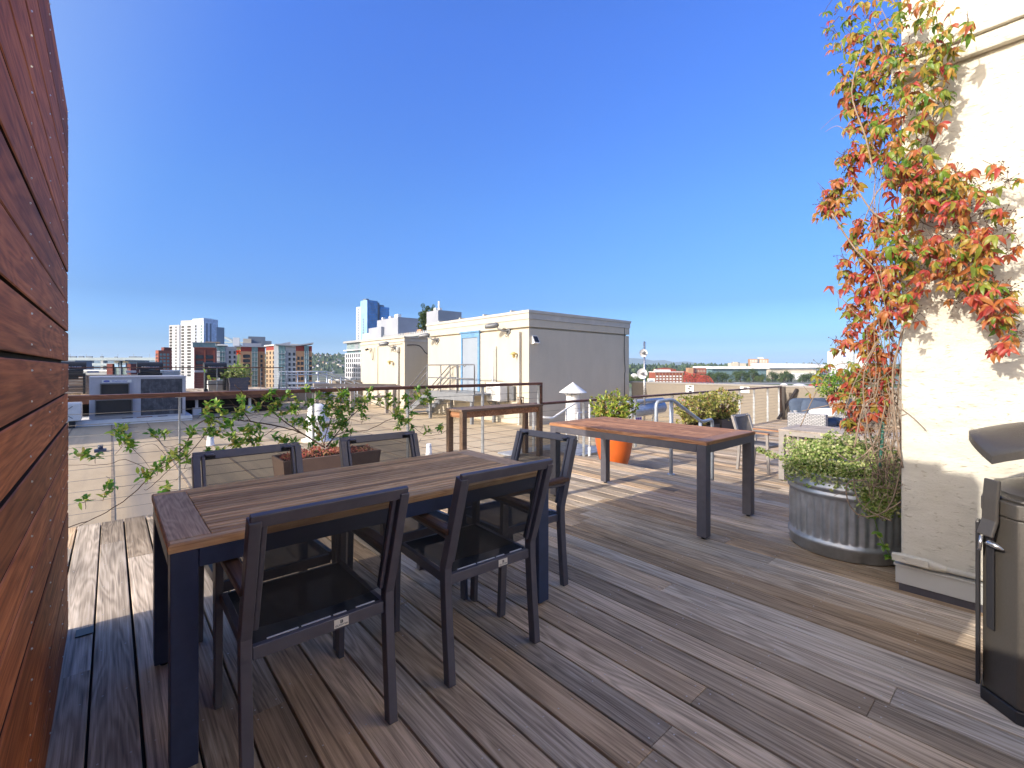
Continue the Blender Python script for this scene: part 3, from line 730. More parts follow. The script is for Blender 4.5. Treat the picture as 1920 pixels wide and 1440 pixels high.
def spline(pts, n=6):
    P = [Vector(p) for p in pts]; out = []
    for i in range(len(P)-1):
        p0 = P[max(i-1,0)]; p1 = P[i]; p2 = P[i+1]; p3 = P[min(i+2,len(P)-1)]
        for k in range(n):
            t = k/n; out.append(.5*((2*p1)+(p2-p0)*t+(2*p0-5*p1+4*p2-p3)*t*t+(3*p1-p0-3*p2+p3)*t**3))
    out.append(P[-1]); return out
def taper(n, a, b): return [a+(b-a)*i/max(1,n-1) for i in range(n)]
# ---------------------------------------------------------------- creeper on the stucco corner
cr = thing('creeper', 'red and orange autumn creeper hanging over the corner of the stucco wall', 'climbing plant', (3.55, .62, .55))
rv = random.Random(21)
def palmate(mb, p, out, size, r):
    """five drooping leaflets fanned from one stalk"""
    out = Vector(out).normalized(); dn = Vector((0,0,-1)); mid = (out*.55 + dn*.85 + unit(r)*.35).normalized()
    nrm = (out + Vector((0,0,.6)) + unit(r)*.35).normalized(); sd = mid.cross(nrm).normalized()
    up = sd.cross(mid)
    for k, a in enumerate((-72,-36,0,36,72)):
        if r.random() < .08: continue
        aa = rad(a + r.uniform(-9,9)); d = mid*math.cos(aa) + sd*math.sin(aa) - up*r.uniform(.0,.25)
        ln = size*(1, .95, .68)[abs(k-2)]*r.uniform(.72,1.2)
        mb.leaf(Vector(p), d, up + unit(r)*.5, ln, ln*r.uniform(.32,.44), r.uniform(.2,.8), r.uniform(.15,.8))
lv = MB(cr.location); lg = MB(cr.location); lr = MB(cr.location); bt = MB(cr.location)
# (px, py, radius px, leaves, bias 0 green .. 2 red); placed on real planes: in front of the wall face or out in the air beyond its end
clusters = [
 (1600,20,50,16,0),(1650,40,60,22,0),(1700,20,55,18,0),(1745,60,45,14,0),(1780,95,35,8,0),(1590,70,40,14,0),
 (1610,120,45,22,0),(1655,110,50,22,0),(1700,100,45,16,0),(1745,110,40,11,0),(1785,95,26,6,0),(1600,170,40,18,1),(1650,170,45,22,0),(1640,135,40,16,1),(1700,165,45,16,0),
 (1745,160,35,9,0),(1765,140,25,5,0),(1600,205,35,14,1),(1645,215,45,20,1),(1690,215,40,14,0),(1735,200,35,9,0),(1760,180,20,4,1),(1615,240,35,13,1),(1660,250,40,15,1),
 (1700,255,35,11,0),(1740,240,25,6,1),(1640,285,35,11,1),(1680,290,30,8,1),(1615,280,25,7,1),(1705,290,30,8,0),
 (1600,310,22,6,1),(1590,300,20,5,0),(1580,330,22,6,1),(1575,350,28,11,1),(1560,370,25,10,2),(1590,375,22,7,1),(1548,385,20,6,2),(1570,400,22,6,2),(1533,405,10,2,1),(1625,285,20,5,2),
 (1660,315,25,6,2),(1690,320,30,9,0),(1725,300,25,5,0),(1680,345,25,7,2),(1715,330,40,15,1),(1745,330,35,11,0),(1765,320,25,5,0),(1780,345,30,8,1),(1720,365,40,15,1),(1760,370,32,9,1),
 (1700,385,32,10,1),(1790,370,22,5,0),(1810,360,16,3,0),(1735,350,28,9,2),(1850,375,14,2,0),(1785,400,28,8,2),(1800,395,22,5,1),(1740,385,30,8,2),
 (1610,440,18,5,2),(1625,420,22,7,2),(1660,405,25,7,2),(1660,440,28,8,2),(1700,430,32,10,1),(1640,460,26,8,1),(1680,445,26,7,0),(1600,470,28,9,1),(1590,500,25,8,2),
 (1700,460,32,13,0),(1690,480,26,9,1),(1725,480,24,7,0),(1755,465,20,4,2),(1780,455,24,6,2),(1800,470,26,7,1),(1830,450,24,6,2),(1840,470,24,6,2),(1755,480,20,5,1),(1800,480,20,4,0),(1850,480,18,4,2),
 (1640,500,30,12,2),(1650,520,30,12,2),(1620,520,25,9,2),(1670,530,28,9,2),(1700,515,26,8,1),(1745,515,20,5,2),(1725,510,18,3,0),(1780,500,22,4,2),(1840,500,20,5,0),(1805,515,18,3,1),
 (1590,535,16,4,2),(1552,540,8,1,2),(1635,550,26,10,2),(1665,560,30,11,2),(1690,545,22,6,1),(1610,560,15,4,2),(1590,575,15,4,2),(1600,590,14,3,1),(1625,590,20,7,2),(1660,590,24,8,2),(1690,580,18,5,2),(1705,560,18,4,1),
 (1830,540,24,8,2),(1840,555,22,8,2),(1825,525,16,4,1),(1860,570,22,9,2),(1870,590,20,8,2),(1880,610,18,6,1),(1850,545,16,5,2),(1845,530,14,3,0),(1885,545,14,4,0),(1890,565,14,3,0),
 (1875,648,12,3,2),(1900,655,8,1,2),(1640,610,22,7,2),(1600,620,18,5,2),(1610,640,20,6,2),(1575,645,16,5,2),(1630,640,20,6,2),(1670,620,15,3,2),(1650,655,18,5,2),(1665,665,24,8,1),(1620,660,18,5,1),
 (1615,690,22,8,1),(1590,690,20,6,0),(1600,710,20,6,1),(1615,715,20,7,2),(1640,700,18,4,2),(1655,690,22,6,2),(1670,700,15,4,1),(1640,735,22,7,2),(1610,735,20,5,0),(1590,730,15,4,1),(1570,745,14,4,2),(1575,760,12,3,2),
 (1600,765,20,7,2),(1595,785,16,4,1),(1645,770,18,5,2),(1588,795,16,5,1),(1612,800,15,3,2),(1660,745,14,3,2),(1540,690,10,2,0),(1525,705,8,2,0),(1555,685,8,2,0),(1520,740,6,1,0),
 (1845,358,16,3,1),(1872,318,12,2,1),(1868,345,14,2,0),(1890,398,14,3,2),(1860,405,14,2,1),(1900,335,10,2,0),(1885,430,14,2,1),(1862,455,14,3,1),(1900,470,12,2,2),(1905,575,12,2,2),(1895,625,10,2,1),(1815,335,14,3,1),(1820,420,16,3,2),(1770,540,14,2,1),(1790,560,10,1,2),(1725,545,14,3,2),(1720,575,12,2,1),(1715,600,10,2,2)]
centers = []
for (px, py, rp, n, bias) in clusters:
    wall = px > 1688
    base = onX(px, py, 3.37 if wall else 3.52 + max(0, (1688-px))*.0012)
    d = FW.dot(Vector((base.x, base.y, 0))); rm_ = rp*d/FOC
    centers.append((base, rm_, wall))
    for k in range(max(1, round(n*(1.15 if bias < 2 else 1.4)))):
        o = unit(rv)*rm_*(rv.random()**.45)*1.05; o.x *= .45 if wall else .8
        p = base + o
        if wall: p.x = min(p.x, 3.455) - rv.random()**2*.16
        tgt = (lg, lv, lr)[bias] if rv.random() < .6 else (lv if rv.random() < (.78 if bias < 2 else .95) else lg)
        outd = Vector((-1, rv.uniform(-.7,.7), .2))
        palmate(tgt, p, outd, rv.uniform(.050, .10)*.70, rv)
        if rv.random() < .5:   # leaf stalk
            q = p + Vector((rv.uniform(0,.04), rv.uniform(-.05,.05), rv.uniform(.02,.08)))
            bt.tube([q, (p+q)/2 + unit(rv)*.006, p], .0016, 4, caps=False)
    # sprays of tiny berries on thin stalks
    if rv.random() < .5:
        for q in range(rv.randint(2, 4)):
            a = base + unit(rv)*rm_*.8; a.x = min(a.x, 3.45) if wall else a.x
            for s_ in range(5):
                e = a + unit(rv)*.045; bt.tube([a, e], .0011, 3, caps=False); bt.ball(e, .004, 5, 3)
lv.build('turning_leaves', M['vine'], cr); lg.build('green_leaves', M['vine_green'], cr); lr.build('red_leaves', M['vine_red'], cr)
stem = MB(cr.location)
def stempx(pts, r0, r1, X=3.5, wob=.012):
    P = []
    for q in pts:
        x, y = q[0], q[1]; XX = q[2] if len(q) > 2 else X
        P.append(onX(x, y, XX) + unit(rv)*wob)
    P = spline(P, 5); stem.tube(P, taper(len(P), r0, r1), 6)
for k in range(13):     # the tangle of old stems up the arris
    x0 = rv.uniform(1640, 1690); pts = [(x0, 900, 3.55+rv.uniform(0,.15))]
    for y in (800, 700, 600, 500, 400, 300, 200, 90, -20)[:rv.randint(3, 9)]:
        x0 = min(1698, max(1630, x0 + rv.uniform(-34, 34))); pts.append((x0, y + rv.uniform(-20,20), 3.49+rv.uniform(-.02,.1)))
    stempx(pts, rv.uniform(.002,.0048), .0016, 3.5, .04)
for pts, r in [([(1690,880),(1684,800),(1676,690),(1692,600),(1690,500),(1700,400),(1735,280),(1770,150),(1800,60)],.005),
               ([(1680,420),(1640,395),(1600,350),(1590,345)],.006),([(1690,330),(1650,360),(1620,420)],.005),([(1560,400),(1585,440),(1610,470),(1640,510),(1660,560)],.006),
               ([(1700,390),(1740,420),(1790,430),(1830,400),(1890,395)],.004),([(1760,330),(1810,330),(1850,325),(1870,310)],.003),([(1700,500),(1760,520),(1800,535),(1850,580),(1880,640),(1895,665)],.005),
               ([(1680,560),(1620,600),(1560,540)],.003),([(1640,640),(1600,720),(1580,790)],.004),([(1600,840),(1615,760),(1640,745),(1650,700)],.005),([(1500,770),(1560,760),(1600,745)],.003),
               ([(1500,800),(1530,740),(1565,690),(1600,680)],.003),([(1640,330),(1625,260),(1600,170),(1620,90)],.006),([(1650,240),(1690,190),(1660,110),(1640,40)],.006),
               ([(1800,350),(1820,420),(1840,470),(1850,520)],.004),([(1820,380),(1790,370),(1760,330),(1740,290)],.005),([(1595,250),(1570,240),(1545,245)],.0025),([(1585,210),(1560,225),(1540,240)],.002),
               ([(1800,455),(1860,440),(1900,420)],.0025),([(1850,360),(1880,350),(1900,330)],.002)]:
    stempx(pts, r, r*.5, 3.47)
for k in range(170):     # dead twigs in the lower tangle
    a = onX(rv.uniform(1628,1690), rv.uniform(690,930), 3.5+rv.uniform(0,.12)); v = unit(rv); b_ = a + Vector((v.x*.3, v.y, v.z))*rv.uniform(.08,.25)
    stem.tube(spline([a, (a+b_)/2 + unit(rv)*.03, b_], 3), .0022, 4)
# loops hanging down over the tub
def loop(pts, r):
    P = spline(pts, 7); stem.tube(P, r, 6)
loop([onX(1625,900,3.62), onX(1590,905,3.58), onX(1590,940,3.56), onX(1610,965,3.56), onX(1640,967,3.55), onX(1675,950,3.53), onX(1690,940,3.52)], .0042)
loop([onX(1600,895,3.58), onX(1606,930,3.56), onX(1625,955,3.55), onX(1672,977,3.53)], .0036)
loop([onX(1690,870,3.5), onX(1676,930,3.53), onX(1660,960,3.54)], .004)
loop([onX(1660,760,3.5), onX(1640,830,3.52), onX(1600,865,3.5), onX(1570,850,3.6)], .004)
stem.build('stem', M['stem'], cr); bt.build('berry_stalk', M['twig'], cr)
sk = MB(cr.location)
sk.tube([onX(1650, 870, 3.58), onX(1668, 640, 3.56)], .008, 8); sk.tube([onX(1688, 800, 3.53), onX(1676, 600, 3.53)], .006, 8)
sko = thing('plant_stake', 'green plastic stake standing in the tub among the creeper stems', 'stake', (3.6, .7, .5))
m_ = MB(sko.location); m_.tube([onX(1650, 880, 3.60), onX(1664, 690, 3.58)], .009, 8); m_.tube([onX(1664, 690, 3.58), onX(1664, 686, 3.58)], .012, 8); m_.build('cane', M['stake'], sko)
# a long thin runner hanging in front of the tub
# ---------------------------------------------------------------- galvanised tub and its trailing plant
TX, TY, TR = 4.05, .940, .358
tb = thing('planter_tub', 'corrugated galvanised stock tub full of trailing plants beside the stucco wall', 'planter', (TX, TY, 0))
def corr(r, a, z):
    if .115 < z < .40: return r + .006*math.tanh(3*math.sin(a*40))*min(1, (z-.115)/.02, (.40-z)/.02)
    return r
m_ = MB(tb.location)
prof = [(.30,.004),(TR-.012,.004),(TR-.002,.012),(TR-.002,.07),(TR+.008,.078),(TR+.008,.098),(TR-.002,.108),(TR-.006,.118),(TR-.006,.14),(TR-.006,.2),(TR-.006,.28),(TR-.006,.36),(TR-.006,.385),(TR-.004,.402),
        (TR-.002,.41),(TR+.010,.418),(TR+.010,.438),(TR-.002,.447),(TR-.002,.455),(TR+.012,.463),(TR+.012,.487),(TR-.002,.497),(TR-.002,.545),(TR+.006,.55),(TR+.011,.558),(TR+.006,.567),(TR-.006,.565),(TR-.01,.55),(TR-.012,.50)]
m_.lathe(prof, (TX, TY, 0), 240, fn=corr); m_.build('tub', M['galv'], tb)
m_ = MB(tb.location); m_.lathe([(.001,.53),(.2,.535),(TR-.012,.52)], (TX, TY, 0), 24); m_.build('soil', M['soil'], tb)
tp = thing('trailing_plant', 'dense pale green variegated trailing plant spilling over the galvanised tub', 'plant', (TX, TY, .53))
m_ = MB(tp.location); ri = random.Random(4); st_ = MB(tp.location)
def mound(n, fn, s0, s1):
    for k in range(n):
        p, nrm = fn()
        d = (unit(ri) + Vector((0,0,-.15)) + nrm*.35).normalized()
        m_.small(p, d, (nrm + unit(ri)*.8), ri.uniform(s0, s1), ri.uniform(s0, s1)*.95)
def dome():
    a = ri.uniform(0, 2*PI); q = ri.random()**.5; r = q*(TR+.025)
    lump = .05*math.sin(a*5+1)+.04*math.sin(r*17+a*2)
    z = .56 + (.20+lump)*(1-q**2.2) + ri.uniform(-.05,.03) - max(0, q-.92)*.8
    nrm = Vector((math.cos(a)*q, math.sin(a)*q, 1.2-q)).normalized()
    return Vector((TX+r*math.cos(a), TY+r*math.sin(a), z)), nrm
mound(5200, dome, .014, .028)
def left_lobe():
    a = ri.gauss(2.55, .45); r = TR + ri.uniform(-.10, .045); z = .58 + ri.uniform(-.05,.20) - abs(r-TR)*.3
    return Vector((TX+r*math.cos(a), TY+r*math.sin(a), z)), Vector((math.cos(a), math.sin(a), .4))
mound(1500, left_lobe, .012, .024)
def spill():
    t = ri.random(); a = 3.72 + ri.gauss(0,.17)*(1-.35*t) + .10; r = TR + .03 + ri.uniform(0,.06)*(1-.4*t); z = .58 - .22*t + ri.uniform(-.03,.03)
    return Vector((TX+r*math.cos(a), TY+r*math.sin(a), z)), Vector((math.cos(a), math.sin(a), .2))
mound(1300, spill, .013, .026)
def rimfall():
    a = ri.uniform(2.2, 4.4); r = TR + ri.uniform(-.04,.03); z = .585 + ri.uniform(-.03,.07)
    return Vector((TX+r*math.cos(a), TY+r*math.sin(a), z)), Vector((math.cos(a), math.sin(a), .3))
mound(1100, rimfall, .012, .024)
# a horizontal trailing shoot pointing out over the deck and hanging runners
sh = spline([(TX-.18, TY+.27, .60), (TX-.19, TY+.38, .615), (TX-.20, TY+.47, .64), (TX-.20, TY+.53, .66)], 8)
st_.tube(sh, taper(len(sh), .004, .0015), 5)
for p in sh:
    for k in range(14): m_.small(p + unit(ri)*.018, unit(ri), unit(ri), .018, .015)
rn = spline([(TX-.30, TY-.21, .56), (TX-.345, TY-.20, .47), (TX-.35, TY-.185, .42), (TX-.35, TY-.23, .33), (TX-.36, TY-.262, .22), (TX-.35, TY-.30, .14), (TX-.335, TY-.335, .07)], 6)
rl = MB(tp.location); rl.tube(rn, .0022, 5)
for i, p in enumerate(rn):
    if i % 5 == 2:
        for k in range(5): rl.leaf(p, Vector((-.6, ri.uniform(-1,1), ri.uniform(-.9,.4))), (-.6,.2,.7), .042, .024)
rl.build('runner_leaves', M['shrub'], tp)
st_.build('shoot', M['stem'], tp)
m_.build('foliage', M['ivy'], tp)
# ---------------------------------------------------------------- shrub trained on the near railing
sb = thing('trained_shrub', 'green shrub with dark branches trained along the cable railing', 'shrub', (1.72, 4.92, .40))
rs = random.Random(31); lm = MB(sb.location); tm = MB(sb.location)
def P(x, y, Yy=5.24): return onY(x, y, Yy)
mains = [([(608,838,4.95),(598,832,5.1),(540,795,5.22),(505,768),(470,745),(440,722)],.010),([(606,838,4.95),(560,810,5.2),(500,795),(450,788),(405,782),(368,798),(345,838),(300,872),(250,925),(190,965),(120,992)],.009),
         ([(612,838,4.95),(630,815,5.2),(655,785),(690,752),(715,738)],.009),([(612,836,4.95),(640,812,5.2),(690,806),(735,785),(760,790),(775,800),(800,817),(832,812)],.006),([(608,836,4.95),(596,800,5.2),(582,762)],.006),
         ([(606,838,4.95),(618,790,5.2),(640,745)],.007),([(360,830),(330,858),(290,882),(235,862),(200,871),(120,872)],.005),([(395,800),(360,845),(320,878),(280,915),(270,917)],.005),([(310,853),(285,832),(250,845)],.003),
         ([(245,838),(270,862),(285,885)],.003),([(345,842),(310,838),(295,820)],.003),([(690,752),(720,765),(742,780),(752,797)],.005),([(742,780),(762,770),(790,745)],.004),([(500,768),(535,770),(555,760),(560,740)],.004),
         ([(470,790),(440,760),(390,765)],.005),([(415,745),(400,765),(380,775),(370,785)],.004),([(480,795),(455,815),(410,812)],.004),([(520,800),(480,825),(440,830)],.004),([(560,812),(520,822),(465,828)],.004),
         ([(655,785),(680,790),(700,780)],.004),([(640,812),(655,800),(660,790)],.004),([(590,835),(545,828),(520,818)],.004),([(830,812),(845,800),(856,780),(860,775)],.003),([(445,775),(430,750),(385,738)],.003),([(120,1000),(200,960)],.004),([(330,900),(355,878),(372,870)],.002),([(300,915),(330,900)],.002)]
for pts, r in mains:
    PP = spline([P(*q) if len(q) == 2 else onY(*q) for q in pts], 6)
    PP = [p + Vector((0, rs.uniform(-.01,.01), rs.uniform(-.004,.004))) for p in PP]
    tm.tube(PP, taper(len(PP), r*.8, r*.35), 6)
tufts = [(153,853),(178,856),(224,814),(234,826),(242,837),(228,806),(288,816),(305,813),(349,837),(326,853),(311,868),(297,880),(347,855),(278,895),(270,890),(203,912),(197,926),(159,939),(311,916),(357,812),(390,760),(388,776),(392,795),(392,810),(417,778),(447,780),(405,812),(432,818),(440,832),(413,845),(461,807),(472,828),(388,847),
 (509,737),(500,748),(540,742),(526,753),(452,747),(575,731),(598,744),(617,742),(640,740),(650,738),(577,756),(613,752),(544,767),(555,769),(507,772),(611,765),(632,754),(632,769),(650,758),(669,754),(684,754),(693,733),(692,745),(711,752),(725,745),(640,783),(634,792),(611,779),(552,792),(565,794),(575,802),(596,808),(607,800),(600,787),(648,800),(657,810),(644,821),(627,835),(621,840),(586,835),(617,817),(682,783),(550,831),(532,827),(517,819),(484,825),(461,823),(463,806),(486,804),(473,808),(446,779),(446,831),(442,833),(730,760),(744,754),(761,746),(763,758),(784,731),(784,746),(802,742),(805,750),(773,777),(748,769),(742,777),(752,785),(761,792),(746,800),(771,802),(802,808),(825,804),
 (640,768),(655,772),(646,790),(620,795),(625,805),(600,822),(640,745),(660,765),(585,790),(560,755),(520,760),(430,795),(420,800),(455,770),(400,788),(366,870),(350,868),(800,735),(795,752),(530,780),(480,765),(630,778),(622,760),(640,800),(680,765),(410,760)]
for (x, y) in tufts:
    c = P(x, y, 5.22 + rs.uniform(-.05,.05)); n = rs.randint(15, 22)
    ax = (Vector((rs.uniform(-.6,.6), rs.uniform(-.7,.0), rs.uniform(.5,1)))).normalized()
    for k in range(n):
        d = (ax*rs.uniform(.1,.9) + unit(rs)*.95).normalized()
        lm.leaf(c + unit(rs)*rs.uniform(.0,.045), d, ax + unit(rs)*.4, rs.uniform(.045,.078), rs.uniform(.022,.036), .2, rs.uniform(0,.4))
    q = c - ax*.06; tm.tube([q + unit(rs)*.02, q, c], .0022, 4, caps=False)
for k in range(110):   # bare twiglets
    x, y = rs.choice(tufts); a = P(x + rs.uniform(-14,14), y + rs.uniform(-8,14)); v = unit(rs)
    b_ = a + Vector((v.x, v.y*.25, v.z))*rs.uniform(.06,.17); tm.tube(spline([a, (a+b_)/2 + unit(rs)*.015, b_], 3), .0017, 4, caps=False)
lm.build('leaves', M['shrub'], sb); tm.build('branch', M['twig'], sb)
# trough with red sedum
def trough(name, label, x0, x1, y0, y1, z0, h, mat, tp_=.04):
    t = thing(name, label, 'planter', ((x0+x1)/2, (y0+y1)/2, z0)); m = MB(t.location)
    a = [(x0+tp_,y0+tp_,z0),(x1-tp_,y0+tp_,z0),(x1-tp_,y1-tp_,z0),(x0+tp_,y1-tp_,z0)]; b_ = [(x0,y0,z0+h),(x1,y0,z0+h),(x1,y1,z0+h),(x0,y1,z0+h)]
    i_ = .022; c = [(x0+i_,y0+i_,z0+h),(x1-i_,y0+i_,z0+h),(x1-i_,y1-i_,z0+h),(x0+i_,y1-i_,z0+h)]; e = [(p[0],p[1],z0+h-.06) for p in c]
    m.add(a+b_+c+e, [(0,3,2,1)]+[(i,(i+1)%4,4+(i+1)%4,4+i) for i in range(4)]+[(4+i,4+(i+1)%4,8+(i+1)%4,8+i) for i in range(4)]+[(8+i,8+(i+1)%4,12+(i+1)%4,12+i) for i in range(4)])
    m.build('trough', mat, t, bevel=.004)
    m = MB(t.location); m.box((x0+i_+.001,y0+i_+.001,z0+h-.075),(x1-i_-.001,y1-i_-.001,z0+h-.05)); m.build('soil', M['soil'], t)
    return t
trough('planter_trough', 'long brown planter trough between the slatted table and the railing', 1.22, 2.20, 4.68, 5.10, 0, .42, M['trough'])
sd = thing('sedum', 'low red and orange sedum covering the soil of the brown trough', 'plant', (1.7, 4.9, .37)); m_ = MB(sd.location)
for k in range(1500):
    x = 1.26+rs.random()*.9; y = 4.71+rs.random()*.36; z = .385 + .035*math.sin(x*23)*math.sin(y*19) + rs.uniform(0,.035) + .05*math.exp(-((x-1.62)/.22)**2)
    m_.small((x,y,z), (unit(rs)+Vector((0,0,.6))), unit(rs), .022, .014)
m_.build('leaves', M['sedum'], sd)
# ---------------------------------------------------------------- orange pot with its glossy shrub
pc = Vector((6.10, 4.52, DECK2))
pt = thing('flower_pot', 'glossy orange rounded flower pot beyond the reddish table', 'pot', pc)
m_ = MB(pc); m_.lathe([(.15,0),(.175,.004),(.215,.12),(.262,.30),(.292,.46),(.303,.58),(.300,.66),(.285,.72),(.30,.735),(.302,.755),(.29,.765),(.27,.76),(.262,.72)], pc, 48); m_.build('pot', M['terracotta'], pt)
m_ = MB(pc); m_.lathe([(.001,.72),(.262,.72)], pc, 24); m_.build('soil', M['soil'], pt)
ps = thing('potted_shrub', 'round glossy yellow green shrub growing in the orange pot', 'shrub', (pc.x, pc.y, DECK2+.72)); m_ = MB(ps.location); t_ = MB(ps.location)
cz = DECK2+1.03
for k in range(230):
    v = unit(rs); v.z = v.z*.8; r = .30*(.55+.45*rs.random()**.4)*(1.0+.22*math.sin(v.x*5+1)*math.sin(v.y*4+2))
    c = Vector((pc.x+v.x*r*1.13, pc.y+v.y*r*1.13, cz+v.z*r*.98)); ax = (v*.8+Vector((0,0,.75))).normalized()
    if c.z < DECK2+.72: continue
    for q in range(9):
        d = (ax*.6+unit(rs)*.85).normalized(); m_.leaf(c, d, ax, rs.uniform(.05,.075), rs.uniform(.018,.026), .2, .1)
    if k % 3 == 0: t_.tube(spline([Vector((pc.x, pc.y, DECK2+.72))+unit(rs)*.03, Vector((pc.x+v.x*r*.4, pc.y+v.y*r*.4, cz-.12)), c], 4), .005, 5, caps=False)
m_.build('leaves', M['pitto'], ps); t_.build('branch', M['twig'], ps)
# ---------------------------------------------------------------- troughs and bushes along the lower railing
trough('planter_trough', 'dark planter trough by the lower railing, farther right one under yellowish bushes', 10.35, 11.75, 4.72, 5.22, DECK2, .50, M['trough_dark'])
trough('planter_trough', 'dark planter trough by the lower railing partly behind the pipe handrail', 8.85, 10.25, 4.72, 5.22, DECK2, .42, M['trough_dark'])
def bush(label, c, rx, ry, rz_, n, mat, s0, s1, seed, red=False):
    r = random.Random(seed); t = thing('bush', label, 'bush', (c[0], c[1], c[2]-rz_)); m = MB(t.location); tw = MB(t.location)
    for k in range(n):
        v = unit(r); q = (.45+.55*r.random()**.5)*(1+.25*math.sin(v.x*6+seed)*math.sin(v.z*5+v.y*4))
        p = Vector((c[0]+v.x*rx*q, c[1]+v.y*ry*q, c[2]+v.z*rz_*q))
        for j in range(5): m.small(p+unit(r)*.02, unit(r)+v*.5, unit(r), r.uniform(s0,s1), r.uniform(s0,s1)*.5)
        if k % 6 == 0: tw.tube(spline([Vector((c[0]+r.uniform(-.1,.1), c[1], c[2]-rz_)), Vector((c[0]+v.x*rx*.4, c[1]+v.y*ry*.4, c[2]-rz_*.2)), p], 3), .006, 4, caps=False)
    m.build('leaves', mat, t); tw.build('branch', M['twig'], t); return t
bush('yellow green bush in the right half of the dark troughs along the lower railing', (10.85, 5.0, .42), .72, .40, .36, 430, M['yellowgreen'], .05, .09, 3)
bush('yellow green bush with reddish lower leaves behind the pipe handrail', (9.75, 5.0, .36), .66, .36, .34, 380, M['yellowgreen'], .05, .09, 8)
# small white notice with purple print on the lower railing
nb = thing('notice_sign', 'small white notice with purple printing by the lower railing', 'sign', (8.42, 5.62, .20)); m_ = MB(nb.location); m_.box((8.30,5.60,.14),(8.53,5.606,.27)); m_.build('board', M['white_paint'], nb)
m_ = MB(nb.location)
for r_ in range(2):
    for c_ in range(3): m_.box((8.318+c_*.068, 5.5985, .155+r_*.055),(8.318+c_*.068+.052, 5.5995, .155+r_*.055+.04))
m_.build('printing', M['purple_ink'], nb)
# ---------------------------------------------------------------- wicker sofa
M['wicker'] = None
def wicker():
    m, nt, b = nmat('grey_wicker'); tc = N(nt, 'ShaderNodeTexCoord').outputs['Object']
    sp = N(nt, 'ShaderNodeSeparateXYZ'); L(nt, tc, sp.inputs[0]); ad = N(nt, 'ShaderNodeMath', op='ADD'); L(nt, sp.outputs[0], ad.inputs[0]); L(nt, sp.outputs[1], ad.inputs[1])
    cb = N(nt, 'ShaderNodeCombineXYZ'); L(nt, ad.outputs[0], cb.inputs[0]); L(nt, sp.outputs[2], cb.inputs[1])
    br = N(nt, 'ShaderNodeTexBrick'); L(nt, cb.outputs[0], br.inputs['Vector']); br.inputs['Scale'].default_value = 1; br.inputs['Brick Width'].default_value = .075; br.inputs['Row Height'].default_value = .032; br.inputs['Mortar Size'].default_value = .006
    br.inputs['Color1'].default_value = (.46,.47,.50,1); br.inputs['Color2'].default_value = (.36,.37,.40,1); br.inputs['Mortar'].default_value = (.06,.06,.07,1)
    L(nt, br.outputs[0], b.inputs['Base Color']); b.inputs['Roughness'].default_value = .5; bump(nt, br.outputs['Fac'], b, -.6, .006); return m
M['wicker'] = wicker()
M['cushion'] = plain('blue_grey_cushion', (.075,.10,.15), .85, 0, .2, .15, 12)
M['pillow'] = plain('white_pillow', (.72,.71,.68), .85, 0, .2, .06, 8)
sf = thing('wicker_sofa', 'grey wicker sofa with blue grey cushions on the lower deck', 'sofa', (12.9, 3.55, DECK2))
def soft(name, c, s, mat, parent, rx=0, rz=0, ry=0, p=2.6, off=None):
    """a stuffed cushion: superellipsoid with pinched corners"""
    m = MB(); nu, nv = 24, 12; vs = []
    R_ = Matrix.Rotation(rz, 3, 'Z') @ Matrix.Rotation(ry, 3, 'Y') @ Matrix.Rotation(rx, 3, 'X')
    sg = lambda v, e: math.copysign(abs(v)**e, v)
    for j in range(nv+1):
        a = -PI/2+PI*j/nv
        for i in range(nu):
            t = 2*PI*i/nu; q = Vector((sg(math.cos(a), .3)*sg(math.cos(t), .45)*s[0], sg(math.cos(a), .45)*sg(math.sin(t), .75)*s[1], sg(math.sin(a), .75)*s[2]))
            vs.append(R_ @ q + Vector(c) - (off or Vector((0,0,0))))
    fs = [(j*nu+i, j*nu+(i+1)%nu, (j+1)*nu+(i+1)%nu, (j+1)*nu+i) for j in range(nv) for i in range(nu)]
    m.add(vs, fs, 0, True); return m.build(name, mat, parent)
o_ = Vector(sf.location)
m_ = MB(o_); m_.box((12.02,3.17,DECK2+.06),(12.2,3.95,DECK2+.62)); m_.build('arm', M['wicker'], sf, bevel=.02)
m_ = MB(o_); m_.box((13.7,3.17,DECK2+.06),(13.88,3.95,DECK2+.62)); m_.build('arm', M['wicker'], sf, bevel=.02)
m_ = MB(o_); m_.box((12.205,3.80,DECK2+.06),(13.695,3.95,DECK2+.66)); m_.build('back', M['wicker'], sf, bevel=.02)
m_ = MB(o_); m_.box((12.205,3.20,DECK2+.06),(13.695,3.795,DECK2+.28)); m_.build('seat_base', M['wicker'], sf, bevel=.02)
for x in (12.08, 13.76):
    for y in (3.22, 3.88):
        m_ = MB(o_); m_.box((x,y,DECK2),(x+.05,y+.05,DECK2+.06)); m_.build('foot', M['black'], sf)
def cush(name, label, cat, c, s, mat, **k):
    t = soft(name, (0,0,0), s, mat, None, **k); t.location = c; tag(t, label, cat); return t
for x, lb_ in ((12.58,'blue grey seat cushion of the wicker sofa next to its near arm'),(13.32,'blue grey seat cushion at the far end of the wicker sofa')):
    cush('seat_cushion', lb_, 'cushion', (x, 3.47, DECK2+.365), (.37,.33,.085), M['cushion'])
cush('back_cushion', 'plump blue grey back cushion leaning over the near arm of the wicker sofa', 'cushion', (12.5, 3.72, DECK2+.68), (.36,.09,.27), M['cushion'], rx=rad(-20), rz=rad(-42))
cush('back_cushion', 'blue grey back cushion at the far end of the wicker sofa', 'cushion', (13.28, 3.70, DECK2+.66), (.36,.09,.26), M['cushion'], rx=rad(-18), rz=rad(-30))
